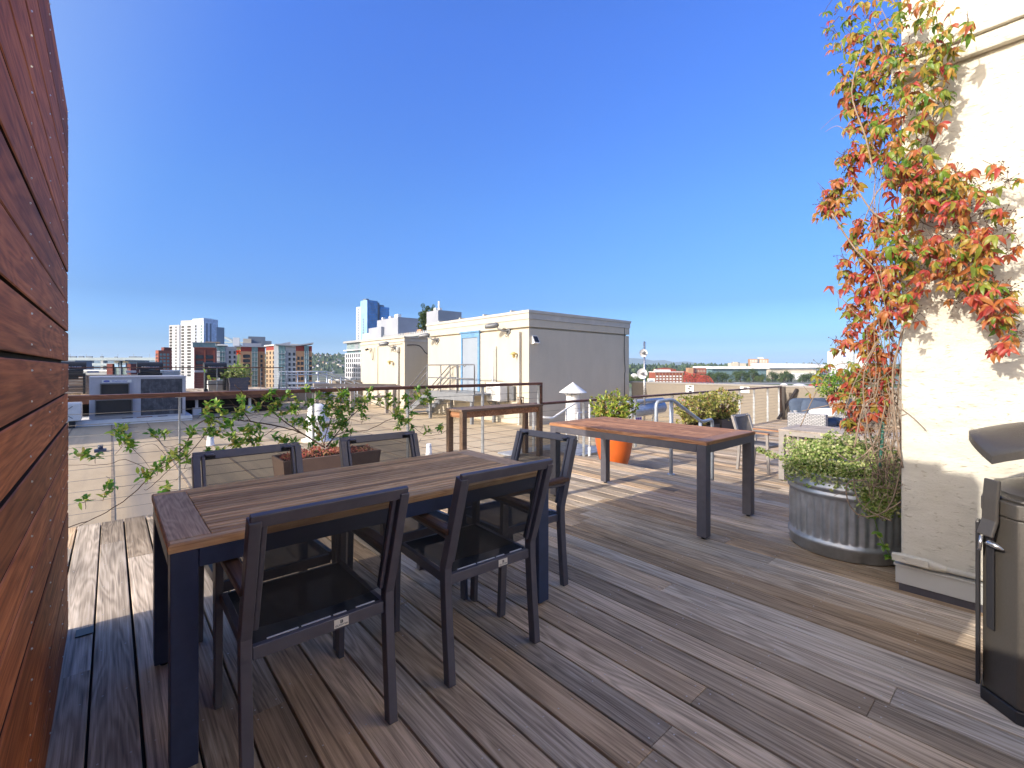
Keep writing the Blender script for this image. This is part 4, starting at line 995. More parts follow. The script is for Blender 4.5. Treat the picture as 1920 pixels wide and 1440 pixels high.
cush('back_cushion', 'lighter blue cushion slumped against the wall end of the sofa back', 'cushion', (12.45, 3.50, DECK2+.66), (.30,.08,.26), M['cushion'], rx=rad(-24), rz=rad(-60), ry=rad(10))
cush('lumbar_pillow', 'white lumbar pillow with dark piping on the wicker sofa', 'pillow', (12.33, 3.33, DECK2+.62), (.26,.075,.11), M['pillow'], rx=rad(-25), rz=rad(-62), ry=rad(-6))
# planter with shrub far right behind the creeper
trough('planter_trough', 'grey planter box behind the creeper at the beige parapet', 14.2, 14.8, 3.3, 3.9, DECK2, .85, M['coping'], .02)
bush('dark green shrub behind the creeper in the grey planter box', (14.5, 3.6, .80), .42, .42, .38, 330, M['shrub'], .05, .09, 12)
# ================================================================ rooftop: parapets, penthouses, plant
M['door_grey'] = plain('grey_door', (.27,.31,.37), .5, 0, .4, .05, 2)
M['door_frame'] = plain('blue_frame', (.13,.27,.46), .5, 0, .4, .25, 6)
M['lamp_grey'] = plain('lamp_grey', (.16,.165,.18), .45, .3)
M['amber'] = plain('amber_fitting', (.45,.33,.12), .45)
M['vent'] = plain('vent_white', (.70,.70,.70), .5, 0, .4, .08, 6)
M['coil'] = None
def coil():
    m, nt, b = nmat('condenser_coil'); tc = N(nt, 'ShaderNodeTexCoord').outputs['Object']
    v = noise(nt, mapping(nt, tc, (9, 9, 1.2)), 1, 6, .7); g = noise(nt, tc, 5, 6, .7)
    c = ramp(nt, v, [(.35,(.05,.052,.062)),(.6,(.12,.125,.145)),(.8,(.34,.35,.38))]).outputs[0]
    c = mix(nt, c, (.03,.032,.04), ramp(nt, g, [(.4,(.8,.8,.8)),(.6,(0,0,0))]).outputs[0]); L(nt, c, b.inputs['Base Color']); b.inputs['Roughness'].default_value = .6; return m
M['coil'] = coil()
pw = thing('parapet_wall', 'beige roof parapet with metal coping behind the lower railing', 'wall', (16.95, 0, ROOF))
m_ = MB(pw.location); m_.box((16.9,-12,ROOF-.1),(17.2,11.6,.67)); m_.build('wall_face', M['parapet'], pw)
m_ = MB(pw.location)
for y in (-4.2,-.6,2.9,6.5,10.0): m_.box((16.88,y-1.75,.66),(17.23,y+1.745,.725))
m_.build('coping', M['coping'], pw, bevel=.006)
m_ = MB(pw.location)
for y in (1.35,3.9,6.2,8.9): m_.box((16.892,y-.006,DECK2),(16.9,y+.006,.66))
m_.build('joint', M['seam'], pw)
for (y, n, lb_) in ((8.95,'12','small white number plate on the parapet nearer the dish mast'),(6.9,'8','small white number plate on the parapet above the yellowish bushes')):
    t = thing('number_plate', lb_, 'sign', (16.88, y, .50)); m_ = MB(t.location); m_.box((16.872,y-.16,.30 if n == '12' else .42),(16.889,y+.16,.64)); m_.build('board', M['white_paint'], t)
    m_ = MB(t.location)
    for q in range(3 if n == '12' else 1): m_.box((16.868,y-.09+.06*(q%2),.57-.1*q),(16.8715,y+.03+.06*(q%2),.62-.1*q))
    m_.build('marking', M['black_ink'], t)
M['brace_brown'] = plain('dark_brown_steel', (.045,.038,.036), .5, .2)
# steel brace posts by the sofa
for (x, y, lb_) in ((16.0,4.6,'dark steel brace leaning on the parapet by the end of the lower railing'),):
    t = thing('steel_brace', lb_, 'brace', (x,y,DECK2)); m_ = MB(t.location); m_.bar((16.3,5.62,DECK2),(16.86,5.25,.62),.09,.05); m_.build('brace_bar', M['brace_brown'], t); m_ = MB(t.location); m_.bar((16.42,5.5,DECK2),(16.42,5.5,.70),.09,.09); m_.build('post', M['brace_brown'], t)
# far parapet, left
pf = thing('parapet_wall', 'low beige parapet along the far edge of the roof left of the penthouses', 'wall', (8, 29.5, ROOF))
m_ = MB(pf.location); m_.box((2.5,29.4,ROOF-.1),(17.2,29.7,.10)); m_.build('wall_face', M['parapet'], pf)
m_ = MB(pf.location); m_.box((2.48,29.37,.10),(17.2,29.73,.15)); m_.build('coping', M['vent'], pf)
# main penthouse
PX0, PX1, PY0, PY1, PT = 10.8, 16.62, 11.54, 18.2, 3.31
ph = thing('penthouse', 'cream rooftop penthouse with grey door, its near side in shade', 'building', (PX0, PY0, ROOF))
m_ = MB(ph.location); m_.box((PX0,PY0,ROOF-.05),(PX1,PY1,PT-.655)); m_.build('wall', M['pent'], ph)
m_ = MB(ph.location); m_.box((PX0-.015,PY0-.015,PT-.59),(PX1+.015,PY1+.015,PT-.33)); m_.box((PX0+.09,PY0+.09,PT-.66),(PX1-.09,PY1-.09,PT-.58)); m_.build('band', M['pent'], ph)
m_ = MB(ph.location); m_.box((PX0-.04,PY0-.04,PT-.325),(PX1+.04,PY1+.04,PT-.12)); m_.build('fascia', M['pent_trim'], ph)
m_ = MB(ph.location); m_.box((PX0-.07,PY0-.07,PT-.118),(PX1+.07,PY1+.07,PT-.02)); 
for (x,y) in ((PX0+.9,PY0),(PX0+2.5,PY0),(PX0+4.2,PY0)): m_.add([(x-.06,y-.06,PT-.02),(x+.06,y-.06,PT-.02),(x+.06,y+.4,PT+.06),(x-.06,y+.4,PT+.06),(x-.06,y+.4,PT-.02),(x+.06,y+.4,PT-.02)],[(0,1,2,3),(0,3,4),(1,5,2),(3,2,5,4)])
for i in range(4): m_.box((PX0-.02,PY0+.9+i*1.6,PT-.02),(PX0+.5,PY0+.98+i*1.6,PT+.05))
m_.add([(PX0+.05,PY0+.05,PT-.02),(PX1-.05,PY0+.05,PT-.02),(PX1-.05,PY1-.05,PT-.02),(PX0+.05,PY1-.05,PT-.02),(PX0+.7,PY0+.7,PT+.10),(PX1-.7,PY0+.7,PT+.10),(PX1-.7,PY1-.7,PT+.10),(PX0+.7,PY1-.7,PT+.10)],[(0,1,5,4),(1,2,6,5),(2,3,7,6),(3,0,4,7),(4,5,6,7)])
m_.build('roof', M['pent_trim'], ph)
DY0, DY1 = 14.40, 15.44; DZ = .40
m_ = MB(ph.location); m_.box((PX0-.03,DY0,DZ),(PX0-.004,DY1,DZ+2.10)); d_ = m_.build('door', M['door_grey'], ph)
m_ = MB(ph.location); m_.tube([(PX0-.06,DY1-.12,DZ+1.0),(PX0-.06,DY1-.24,DZ+1.0)], .012, 6); m_.box((PX0-.06,DY1-.13,DZ+.95),(PX0-.031,DY1-.08,DZ+1.06)); m_.build('handle', M['steel'], d_)
m_ = MB(ph.location); m_.box((PX0-.06,DY0-.11,DZ),(PX0-.002,DY0-.002,DZ+2.3)); m_.box((PX0-.06,DY1+.002,DZ),(PX0-.002,DY1+.11,DZ+2.3)); m_.box((PX0-.06,DY0-.001,DZ+2.102),(PX0-.002,DY1+.001,DZ+2.3)); m_.box((PX0-.10,DY0-.14,DZ+2.3),(PX0-.002,DY1+.14,DZ+2.36)); m_.build('door_frame', M['door_frame'], ph)
dp = MB(ph.location); dp.bar((PX0-.07,PY0+.42,ROOF),(PX0-.07,PY0+.42,PT-.75),.09,.09,(0,1,0)); dp.build('downpipe', M['pent_trim'], ph)
cb = MB(ph.location); cb.tube(spline([(PX1-.35,PY0-.02,PT-.3),(PX1-.36,PY0-.02,1.9),(PX1-.30,PY0-.02,1.2),(PX1-.34,PY0-.02,.9),(PX1-.33,PY0-.02,ROOF)],5),.012,5); cb.build('cable', M['black'], ph)
cp = MB(ph.location)
for y, a, b_ in ((13.55,1.4,2.0),(13.32,.5,2.35),(12.1,.3,2.15)): cp.tube([(PX0-.03,y,a-.9),(PX0-.03,y,b_-.25)],.022 if y != 13.32 else .05,8)
cp.build('wall_conduit', M['pent_trim'], ph)
# second penthouse
p2 = thing('penthouse', 'smaller cream rooftop penthouse farther back with a downpipe and conduit', 'building', (10.8, 20.4, ROOF))
m_ = MB(p2.location); m_.box((10.8,20.4,ROOF-.05),(15.5,25.6,2.78)); m_.build('wall', M['pent'], p2)
m_ = MB(p2.location); m_.box((10.76,20.36,2.60),(15.54,25.64,2.70)); m_.box((10.74,20.34,2.782),(15.56,25.66,2.84)); m_.build('roof', M['pent_trim'], p2)
m_ = MB(p2.location); m_.tube([(10.73,20.95,ROOF),(10.73,20.95,2.1)],.05,8); m_.tube([(10.73,20.95,2.08),(10.73,20.95,2.34)],.10,8); m_.tube([(10.77,23.35,ROOF),(10.77,23.35,2.45),(10.77,20.6,2.5)],.016,6); m_.build('downpipe', M['pent_trim'], p2)
# unseen block added out of view so its shadow falls on the roof
p3 = thing('penthouse', 'unseen cream block added behind the wooden screen to shade the roof', 'building', (-12, 20, ROOF))
m_ = MB(p3.location); m_.box((-15,17.9,ROOF-.05),(-6.5,22.4,5.6)); m_.build('wall', M['pent'], p3)
m_ = MB(p3.location); m_.box((-15.1,17.8,5.6),(-6.4,22.5,5.75)); m_.build('roof', M['pent_trim'], p3)
# flood lights / cameras on arms
def flood(label, y, z, X, s=1.0, side=1):
    t = thing('floodlight', label, 'lamp', (X, y, z)); o = Vector(t.location)
    m_ = MB(o); m_.tube([(X-.02,y,z),(X-.10,y,z),(X-.22,y+.10*side,z+.02),(X-.34,y+.24*side,z+.12)],.028,8); m_.tube([(X-.001,y,z),(X-.035,y,z)],.11,12); m_.build('arm', M['lamp_grey'], t)
    m_ = MB(o); c = Vector((X-.42,y+.34*side,z+.20)); m_.tube([c+Vector((.12,-.14*side,.03)), c+Vector((.06,-.07*side,.02)), c, c+Vector((-.16,.18*side,-.03)), c+Vector((-.20,.24*side,-.04))],[.05,.10,.10,.08,.07],12); m_.build('lamp_head', M['lamp_grey'], t)
    m_ = MB(o); m_.tube(spline([(X-.06,y,z-.02),(X-.12,y+.03,z-.16),(X-.06,y+.05,z-.2),(X-.01,y+.02,z-.12)],4),.010,5); m_.build('cable', M['black'], t)
flood('grey floodlight on an arm above the mini split unit', 12.6, 2.62, PX0); flood('grey floodlight on an arm at the far end of the big penthouse wall', 17.35, 2.52, PX0)
flood('grey floodlight on an arm near the corner of the smaller penthouse', 21.3, 2.32, 10.8)
def jar(label, y, z):
    t = thing('wall_lamp', label, 'lamp', (PX0, y, z)); o = Vector(t.location)
    m_ = MB(o); m_.tube([(PX0,y,z),(PX0-.16,y,z),(PX0-.18,y,z-.02)],.025,8); m_.lathe([(.001,.06),(.05,.05),(.12,.0),(.13,-.03),(.05,-.035)],(PX0-.2,y,z),14); m_.build('shade', M['amber'], t)
    m_ = MB(o); m_.lathe([(.05,-.035),(.055,-.10),(.035,-.14),(.001,-.15)],(PX0-.2,y,z),12); m_.build('bulb_jar', M['amber'], t)
jar('amber jar lamp on the big penthouse wall right of the mini split unit', 12.1, 1.80); jar('amber jar lamp on the smaller penthouse wall', 21.6, 1.62)
t = thing('security_camera', 'small dark camera with looped cable on the smaller penthouse', 'camera', (10.8,24.2,2.3)); m_ = MB(t.location); m_.tube([(10.78,24.1,2.35),(10.62,24.3,2.33)],.02,6); m_.tube([(10.64,24.28,2.33),(10.56,24.40,2.30)],.06,8); m_.tube(spline([(10.74,23.7,2.4),(10.72,23.75,1.9),(10.72,23.9,1.75),(10.74,24.0,2.3)],5),.014,5); m_.build('camera_body', M['black'], t)
t = thing('floodlight', 'pale box lamp on a bent pipe on the shaded side of the smaller penthouse', 'lamp', (12.2,20.4,2.3)); m_ = MB(t.location); m_.tube(spline([(10.9,20.36,2.42),(11.5,20.2,2.4),(11.8,20.0,2.0),(12.2,19.9,2.05)],4),.025,6); m_.build('arm', M['black'], t)
m_ = MB(t.location); m_.box((12.0,19.75,2.1),(13.0,20.0,2.34)); m_.build('lamp_head', M['white_paint'], t, bevel=.07, seg=3)
t = thing('solar_lamp', 'small square lamp with dark panel at the top corner of the penthouse shaded side', 'lamp', (PX0+.3,PY0,2.25)); m_ = MB(t.location); m_.add([(PX0+.12,PY0-.02,2.42),(PX0+.38,PY0-.02,2.42),(PX0+.38,PY0-.16,2.16),(PX0+.12,PY0-.16,2.16),(PX0+.12,PY0-.02,2.12),(PX0+.38,PY0-.02,2.12)],[(0,3,2,1),(3,4,5,2),(0,4,3),(1,2,5)]); m_.build('housing', M['white_paint'], t)
m_ = MB(t.location); m_.add([(PX0+.15,PY0-.046,2.40),(PX0+.35,PY0-.046,2.40),(PX0+.35,PY0-.157,2.195),(PX0+.15,PY0-.157,2.195)],[(0,3,2,1)]); m_.build('panel', M['black'], t)
# mini split unit on the wall
t = thing('mini_split', 'white mini split air conditioner on wall brackets beside the grey door', 'air conditioner', (PX0-.3,12.85,.3)); o = Vector(t.location)
m_ = MB(o); m_.box((PX0-.50,12.5,.12),(PX0-.14,13.28,.78)); m_.build('casing', M['white_paint'], t, bevel=.02)
m_ = MB(o); 
for k in range(5): m_.tube([(PX0-.508, 12.98+.05*(k+1)*math.cos(a*PI/12), .45+.05*(k+1)*math.sin(a*PI/12)) for a in range(25)], .006, 4)
m_.build('fan_grille', M['lamp_grey'], t)
m_ = MB(o); m_.box((PX0-.12,12.2,.15),(PX0-.02,12.44,.66)); m_.build('service_box', M['lamp_grey'], t)
m_ = MB(o)
for y in (12.6,13.18): m_.bar((PX0-.52,y,.09),(PX0,y,.09),.03,.04); m_.bar((PX0-.5,y,.07),(PX0,y,-.28),.03,.03)
m_.build('bracket', M['lamp_grey'], t)
m_ = MB(o); m_.tube([(PX0-.05,13.45,.3),(PX0-.05,13.45,2.0)],.05,8); m_.tube(spline([(PX0-.3,13.3,.5),(PX0-.2,13.5,.45),(PX0-.05,13.45,.35)],4),.03,6); m_.build('line_cover', M['white_paint'], t)
# metal landing and stair at the penthouse door
M['stair_grey'] = plain('stair_grey', (.24,.25,.27), .5, .3)
ml = thing('metal_stair', 'galvanised steel landing and stair with pipe railings at the penthouse door', 'stairs', (10.1,14.6,ROOF)); o = Vector(ml.location)
m_ = MB(o); m_.box((9.55,13.0,.33),(10.76,16.2,.39)); m_.box((9.50,13.0,.12),(9.56,16.2,.36)); m_.build('landing', M['stair_grey'], ml)
for y in (13.2,16.0):
    for x in (9.6,10.6):
        m_ = MB(o); m_.box((x-.05,y-.05,ROOF),(x+.05,y+.05,.12)); m_.build('support', M['stair_grey'], ml)
def piperail(x, name):
    m_ = MB(o); up = [(x,13.02,.39),(x,13.02,1.42),(x,16.2,1.42),(x,17.9,.35),(x,17.9,ROOF)] if name == 'railing' else [(x,15.6,.39),(x,15.6,1.42),(x,16.2,1.42),(x,17.9,.35),(x,17.9,ROOF)]
    m_.tube(rnd_path(up,.08,3),.024,8); y0 = 13.02 if name == 'railing' else 15.6
    m_.tube([(x,y0,.92),(x,16.2,.92),(x,17.9,-.12)],.020,8); m_.tube([(x,16.2,1.15),(x,17.9,.12)],.018,8)
    for y in (14.1,15.2,16.2): 
        if y > y0: m_.tube([(x,y,.2),(x,y,1.42)],.024,8)
    m_.build('railing', M['lamp_grey'], ml)
piperail(9.58,'railing'); piperail(10.66,'short')
m_ = MB(o)
for x in (9.6,10.62): m_.bar((x,16.2,.27),(x,18.0,ROOF+.06),.04,.22)
m_.build('stringer', M['stair_grey'], ml)
for i in range(5):
    m_ = MB(o); y = 16.38+i*.32; m_.box((9.63,y,.14-i*.19),(10.6,y+.27,.17-i*.19)); m_.build('tread', M['stair_grey'], ml)
# roof vents
t = thing('roof_vent', 'tall white roof vent with conical rain cap in front of the penthouse', 'vent', (10.97,9.7,ROOF)); o = Vector(t.location)
m_ = MB(o); m_.lathe([(.26,0),(.235,.5),(.205,1.16)],(o.x,o.y,ROOF),28); m_.build('pipe', M['vent'], t)
m_ = MB(o); m_.lathe([(.44,1.22),(.43,1.235),(.01,1.54)],(o.x,o.y,ROOF),32); m_.lathe([(.435,1.22),(.01,1.40)],(o.x,o.y,ROOF),32); m_.build('rain_cap', M['vent'], t)
m_ = MB(o)
for k in range(4):
    a = k*PI/2+.5; m_.bar((o.x+.2*math.cos(a),o.y+.2*math.sin(a),ROOF+1.1),(o.x+.27*math.cos(a),o.y+.27*math.sin(a),ROOF+1.27),.015,.03)
m_.build('cap_bracket', M['galv'], t)
t = thing('roof_vent', 'stout white roof vent with stepped hood seen through the trained shrub', 'vent', (4.3,13.1,ROOF)); o = Vector(t.location)
m_ = MB(o); m_.lathe([(.42,0),(.42,.04),(.31,.06),(.29,.45),(.29,.5),(.34,.5),(.33,.56),(.27,.62),(.25,.92),(.23,.96),(.12,1.0),(.02,1.01)],(o.x,o.y,ROOF),28); m_.build('hood', M['vent'], t)
for (x,y,h,r,lb_) in ((5.48,9.2,.26,.055,'small tapered white vent pipe near the console table'),(1.93,14.05,.24,.07,'small white vent pipe on the roof among shrub branches')):
    t = thing('vent_pipe', lb_, 'vent', (x,y,ROOF)); m_ = MB(t.location); m_.lathe([(r*1.5,0),(r*1.25,.02),(r,h),(r*.8,h+.005),(r*.75,h-.05)],(x,y,ROOF),16); m_.build('pipe', M['vent'], t)
t = thing('roof_anchor', 'small dark anchor block on the sunlit roof at the left', 'anchor', (-.2,14.7,ROOF)); m_ = MB(t.location); m_.box((-.3,14.6,ROOF),(-.08,14.8,ROOF+.06)); m_.tube([(-.19,14.7,ROOF+.06),(-.19,14.7,ROOF+.16)],.05,8); m_.build('block', M['alu_side'], t)
t = thing('duct', 'long galvanised duct lying beyond the lower railing behind the orange pot', 'duct', (11.3,7.4,ROOF)); m_ = MB(t.location); m_.tube([(10.2,7.5,.10),(11.2,7.48,.10),(12.4,7.45,.14)],.17,16); m_.tube([(10.2,7.5,.36),(12.4,7.42,.36)],.06,12); m_.build('tube', M['galv_pipe'], t)
m_ = MB(t.location)
for x,y in ((10.6,7.5),(12.0,7.46)): m_.bar((x,y-.2,ROOF),(x,y,.0),.03,.03); m_.bar((x,y+.2,ROOF),(x,y,.0),.03,.03)
m_.build('trestle', M['galv'], t)
t = thing('dish_mast', 'pale pole mast with two small white dishes left of the parapet', 'antenna', (11.4,7.4,ROOF)); o = Vector(t.location); D_ = 13.0
m_ = MB(o); m_.tube([(o.x,o.y,ROOF),(o.x,o.y,2.05)],.028,10); m_.build('pole', M['steel'], t)
for zz, off, rr_ in ((1.72,(.03,-.06),.115),(1.14,(-.11,.02),.15)):
    m_ = MB(o); c = Vector((o.x-.08+off[0]*.2, o.y+off[1]*.3, zz)); ax = Vector((-.62,-.75,.1)).normalized(); e1 = ax.orthogonal().normalized(); e2 = ax.cross(e1); vs = [c-ax*.05]; n = 24
    for r_ in (.5, 1.0):
        for k in range(n): vs.append(c + (e1*math.cos(2*PI*k/n)+e2*math.sin(2*PI*k/n))*rr_*r_ - ax*.05*(1-r_*r_))
    m_.add(vs, [(0,1+k,1+(k+1)%n) for k in range(n)]+[(1+k,1+n+k,1+n+(k+1)%n,1+(k+1)%n) for k in range(n)],0,True); dd = m_.build('dish', M['vent'], t)
    m_ = MB(o); m_.tube([c-ax*.06,c+ax*.13],.035,8); m_.bar(c-ax*.05, (o.x,o.y,zz),.05,.05); m_.build('feed', M['lamp_grey'], dd)
t = thing('roof_handrail', 'thin white angled pipe handrail in front of the conical vent', 'handrail', (8.6,7.9,ROOF)); m_ = MB(t.location); q = lambda x,y: onY(x,y,7.6)
m_.tube(rnd_path([q(1016,782),q(1036,784),q(1060,768),q(1086,751),q(1098,751)],.05,3),.026,8); m_.tube([q(1062,767),(q(1062,767).x,7.6,ROOF)],.018,8); m_.tube(rnd_path([(q(1083,775).x,7.6,ROOF),q(1083,774),q(1099,773)],.05,3),.022,8); m_.build('pipe', M['vent'], t)
t = thing('pipe_vent_stack', 'white standpipe with drooping end beside the orange pot', 'pipe', (7.4,6.1,ROOF)); q = onY(1105.5,760,6.2); m_ = MB(t.location); m_.tube([(q.x,6.2,ROOF+.3),(q.x,6.2,.55)],.020,8); m_.tube([(q.x,6.2,ROOF+.05),(q.x,6.2,ROOF+.35)],.034,8); m_.build('pipe', M['vent'], t)
t = thing('roof_skylight', 'low pale kerb box on the roof below the lower railing', 'roof kerb', (7.0,6.9,ROOF)); m_ = MB(t.location); m_.box((6.3,6.35,ROOF),(8.3,7.5,ROOF+.16)); m_.box((6.2,6.25,ROOF+.16),(8.4,7.6,ROOF+.2)); m_.build('kerb', M['galv'], t, bevel=.01)
# air handling unit
M['casing'] = plain('unit_casing', (.46,.46,.50), .5, .1, .4, .08, 3)
ac = thing('rooftop_unit', 'large grey rooftop air conditioning unit with streaked coil, its maker sign in blue', 'air conditioner', (.8,22.3,ROOF)); o = Vector(ac.location)
AX0, AX1, AY, AZ0, AZ1 = -.555, 2.15, 21.5, -.47, 1.0
m_ = MB(o); m_.box((AX0,AY,AZ0),(AX1,AY+2.1,AZ1-.05)); m_.box((AX0-.02,AY-.03,AZ1-.05),(AX1+.02,AY+2.13,AZ1)); 
for x in (AX0+.02, .66, .77, AX1-.05): m_.box((x-.03,AY-.012,AZ0),(x+.03,AY-.001,AZ1-.05))
m_.build('casing', M['casing'], ac)
m_ = MB(o); m_.box((.82,AY-.008,AZ0+.04),(AX1-.10,AY+.001,AZ1-.10)); m_.build('coil', M['coil'], ac)
for (a, b_, z0, z1) in ((-.25,.46,.28,.73),(-.38,.55,-.30,.17)):
    m_ = MB(o); m_.add([(a,AY-.22,z0),(b_,AY-.22,z0),(b_,AY-.01,z1),(a,AY-.01,z1),(a,AY-.01,z0),(b_,AY-.01,z0)],[(0,1,2,3),(0,3,4),(1,5,2)]) if False else m_.box((a-.04,AY-.16,z1),(b_+.04,AY-.002,z1+.03)); m_.box((a-.04,AY-.14,z0-.03),(a-.012,AY-.002,z1)); m_.box((b_+.012,AY-.14,z0-.03),(b_+.04,AY-.002,z1)); m_.box((a-.04,AY-.14,z0-.06),(b_+.04,AY-.002,z0-.03)); hd = m_.build('hood', M['lamp_grey'], ac)
    m_ = MB(o); m_.box((a-.01,AY-.05,z0-.028),(b_+.01,AY-.003,z1-.002)); m_.build('filter', M['dark_metal'], hd)
m_ = MB(o); m_.box((AX0+.05,AY-.02,-.50),(AX1,AY+2.1,AZ0-.002)); m_.build('base_rail', M['casing'], ac)
m_ = MB(o)
for x in (.3,1.3): m_.box((x,AY-.024,-.495),(x+.3,AY-.0205,-.475))
for x in (-.35,-.22,1.95): m_.lathe([(.03,0),(.001,.001)],(x,AY-.022,-.49),8)
m_.build('fork_slot', M['black'], ac)
m_ = MB(o); m_.box((.70,AY-.0235,-.497),(1.15,AY-.0208,-.474)); m_.box((.86,AY-.036,-.62),(.93,AY-.0315,-.50)); m_.build('rust_stain', M['rust'], ac)
m_ = MB(o); m_.box((-.24,AY-.02,.785),(.56,AY-.013,.885)); sg = m_.build('maker_sign', M['white_paint'], ac)
b_ = text_mb('Weathermaker', .085, lambda x,y,z: (.235+x-o.x, AY-.0215-z-o.y, .838+y-o.z), .0006, 0, sx=.82); b_.build('lettering', M['blue_ink'], sg)
m_ = MB(o); m_.add([(-.115+.085*math.cos(k*PI/12), AY-.0215, .838+.034*math.sin(k*PI/12)) for k in range(24)], [tuple(range(24))]); m_.build('oval_emblem', M['blue_ink'], sg)
b_ = text_mb('Carrier', .03, lambda x,y,z: (-.115+x-o.x, AY-.0225-z-o.y, .838+y-o.z), .0004, 0); b_.build('emblem_lettering', M['white_paint'], sg)
m_ = MB(o); m_.box((-.90,21.35,ROOF),(2.35,23.7,-.502)); m_.build('curb', M['vent'], ac)
a2 = thing('condensing_unit', 'white wrapped condensing unit left of the large rooftop unit', 'air conditioner', (-1.3,21.2,ROOF)); o = Vector(a2.location)
m_ = MB(o); m_.box((-2.1,20.9,-.45),(-.75,21.9,.13)); m_.build('casing', M['vent'], a2, bevel=.03)
m_ = MB(o); 
for s in (-1,1): m_.bar((-1.2-s*.25,20.89,-.36),(-1.2+s*.25,20.89,.04),.02,.008,(0,1,0)); 
m_.box((-1.62,20.892,-.40),(-1.60,20.9,.1)); m_.build('strap', M['lamp_grey'], a2)
for x in (-2.0,-1.05):
    m_ = MB(o); m_.box((x,21.0,ROOF),(x+.15,21.8,-.452)); m_.build('skid', M['dark_metal'], a2)
# upper deck with grills
UD = .26; UY = 23.3
dk3 = decking('upper_deck', -12, 6.2, UY, 28.5, UD, seed=41); upd = tag(dk3.build('upper_deck', M['deck']), kind='structure')
m_ = MB(); m_.box((-12,UY-.03,UD-.30),(6.2,UY-.004,UD-.002)); m_.box((6.204,UY-.03,UD-.30),(6.23,28.5,UD-.002)); m_.build('deck_fascia', M['rail'], upd)
m_ = MB()
for x in range(-11, 7, 2): m_.box((x-.3,UY+.25,ROOF),(x-.2,UY+.35,UD-.3)); m_.box((x-.4,UY+.15,ROOF),(x-.1,UY+.45,ROOF+.3))
m_.build('deck_footing', M['vent'], upd)
m_ = MB(); m_.box((-12,UY+.5,ROOF),(6,28.3,UD-.05)); m_.build('underdeck_shade', M['gap'], upd)  # near-black block standing in for the shade under the deck
rl2 = railing('cable_railing', 'distant dark topped cable railing in front of the grills on the upper deck', -11.5, 6.1, UY+.06, UD, UD+1.075, [-10.5,-8.6,-6.8,-5.0,-3.2,-1.35,.5,2.35,3.45,5.15,6.0], 9, False)
rl3 = thing('stair_railing', 'grey pipe stair railing going down from the upper deck beside the dark planter', 'railing', (7.2,UY,ROOF)); o = Vector(rl3.location)
for Y in (UY+.05, UY+1.35):
    m_ = MB(o); m_.tube([(6.25,Y,UD),(6.25,Y,1.12),(8.1,Y,1.12),(10.2,Y,.32),(10.9,Y,.30),(10.9,Y,ROOF)],.03,8); m_.tube([(6.25,Y,.55),(8.1,Y,.55),(10.2,Y,-.3)],.03,8)
    m_.tube([(6.25,Y,.98),(8.1,Y,.98),(10.2,Y,.16)],.02,8)
    for x, zt_ in ((7.1,1.12),(8.1,1.12),(8.8,.86),(9.5,.58),(10.2,.32)): m_.tube([(x,Y,ROOF),(x,Y,zt_)],.03,8)
    m_.build('pipe_rail', M['galv_pipe'], rl3)
m_ = MB(o); m_.box((6.24,UY,UD-.06),(8.1,UY+1.4,UD)); 
for i in range(5): m_.box((8.1+i*.4,UY,UD-.24-i*.18),(8.5+i*.4,UY+1.4,UD-.2-i*.18))
m_.build('steps', M['galv'], rl3)
def grill(label, x, loc):
    t = thing('gas_grill', label, 'grill', loc, 0, 'grills on the upper deck'); 
    m_ = MB()
    for sx in (-1,1): m_.box((sx*.36-.035,-.22,.05 if sx>0 else .0),(sx*.36+.035,.22,.82))
    m_.box((-.33,-.2,.30),(.33,.2,.33)); m_.box((-.39,-.22,.80),(.39,.22,.84)); m_.build('frame', M['dark_metal'], t, bevel=.005)
    m_ = MB(); m_.box((-.33,-.25,.845),(.33,.25,.98)); m_.box((-.32,-.2,.72),(.32,.2,.80)); m_.build('firebox', M['dark_metal'], t, bevel=.02)
    vs = []; n = 10
    for sx in (-.42,.42):
        for k in range(n+1): 
            a = PI*k/n; vs.append((sx, -.27*math.cos(a), .985+.30*math.sin(a)**.6))
    m_ = MB(); m_.add(vs,[(k,k+1,n+2+k,n+1+k) for k in range(n)]+[tuple(range(n+1)),tuple(range(n+1,2*n+2))[::-1]],0,False); m_.build('lid', M['black'], t)
    m_ = MB(); m_.tube([(-.28,-.29,1.08),(-.28,-.32,1.08),(.28,-.32,1.08),(.28,-.29,1.08)],.012,6); m_.build('handle', M['steel'], t)
    for sx in (-1,1):
        m_ = MB(); m_.box((sx*.44,-.22,.85),(sx*.44+sx*.34,.22,.93)); m_.build('side_shelf', M['casing'], t, bevel=.01)
    m_ = MB(); 
    m_.tube([(-.36,-.24,.07),(-.36,-.19,.07)],.075,14); m_.build('wheel', M['black'], t)
    m_ = MB(); m_.prism([(-.2,-.1),(.2,-.1),(.13,.1),(-.13,.1)],.62,.72); m_.build('drip_tray', M['dark_metal'], t); 
    return t
def at_Y(px, Y): p = onY(px, 690, Y); return p.x
g1 = grill('black lidded gas grill on the upper deck beside the planters', 0, (at_Y(403,24.2),24.2,UD))
dup(g1, (at_Y(281,24.2),24.2,UD), 0, 'black lidded gas grill behind the top of the large rooftop unit'); dup(g1, (at_Y(134,24.2),24.2,UD), 0, 'black gas grill at the edge of the wooden screen, half hidden')
t = thing('patio_bench', 'low pale bench table between two grills on the upper deck', 'table', (at_Y(215,25.2),25.2,UD)); m_ = MB()
m_.box((-1.0,-.35,.70),(1.0,.35,.76)); m_.build('tabletop', M['weathered'], t)
for s in (-.8,.8): m_ = MB(); m_.box((s-.05,-.3,0),(s+.05,.3,.70)); m_.build('leg', M['weathered'], t)
t = thing('stone_wall_bench', 'grey slatted storage box behind the grills at the screen edge', 'box', (at_Y(140,26),26,UD)); m_ = MB(); 
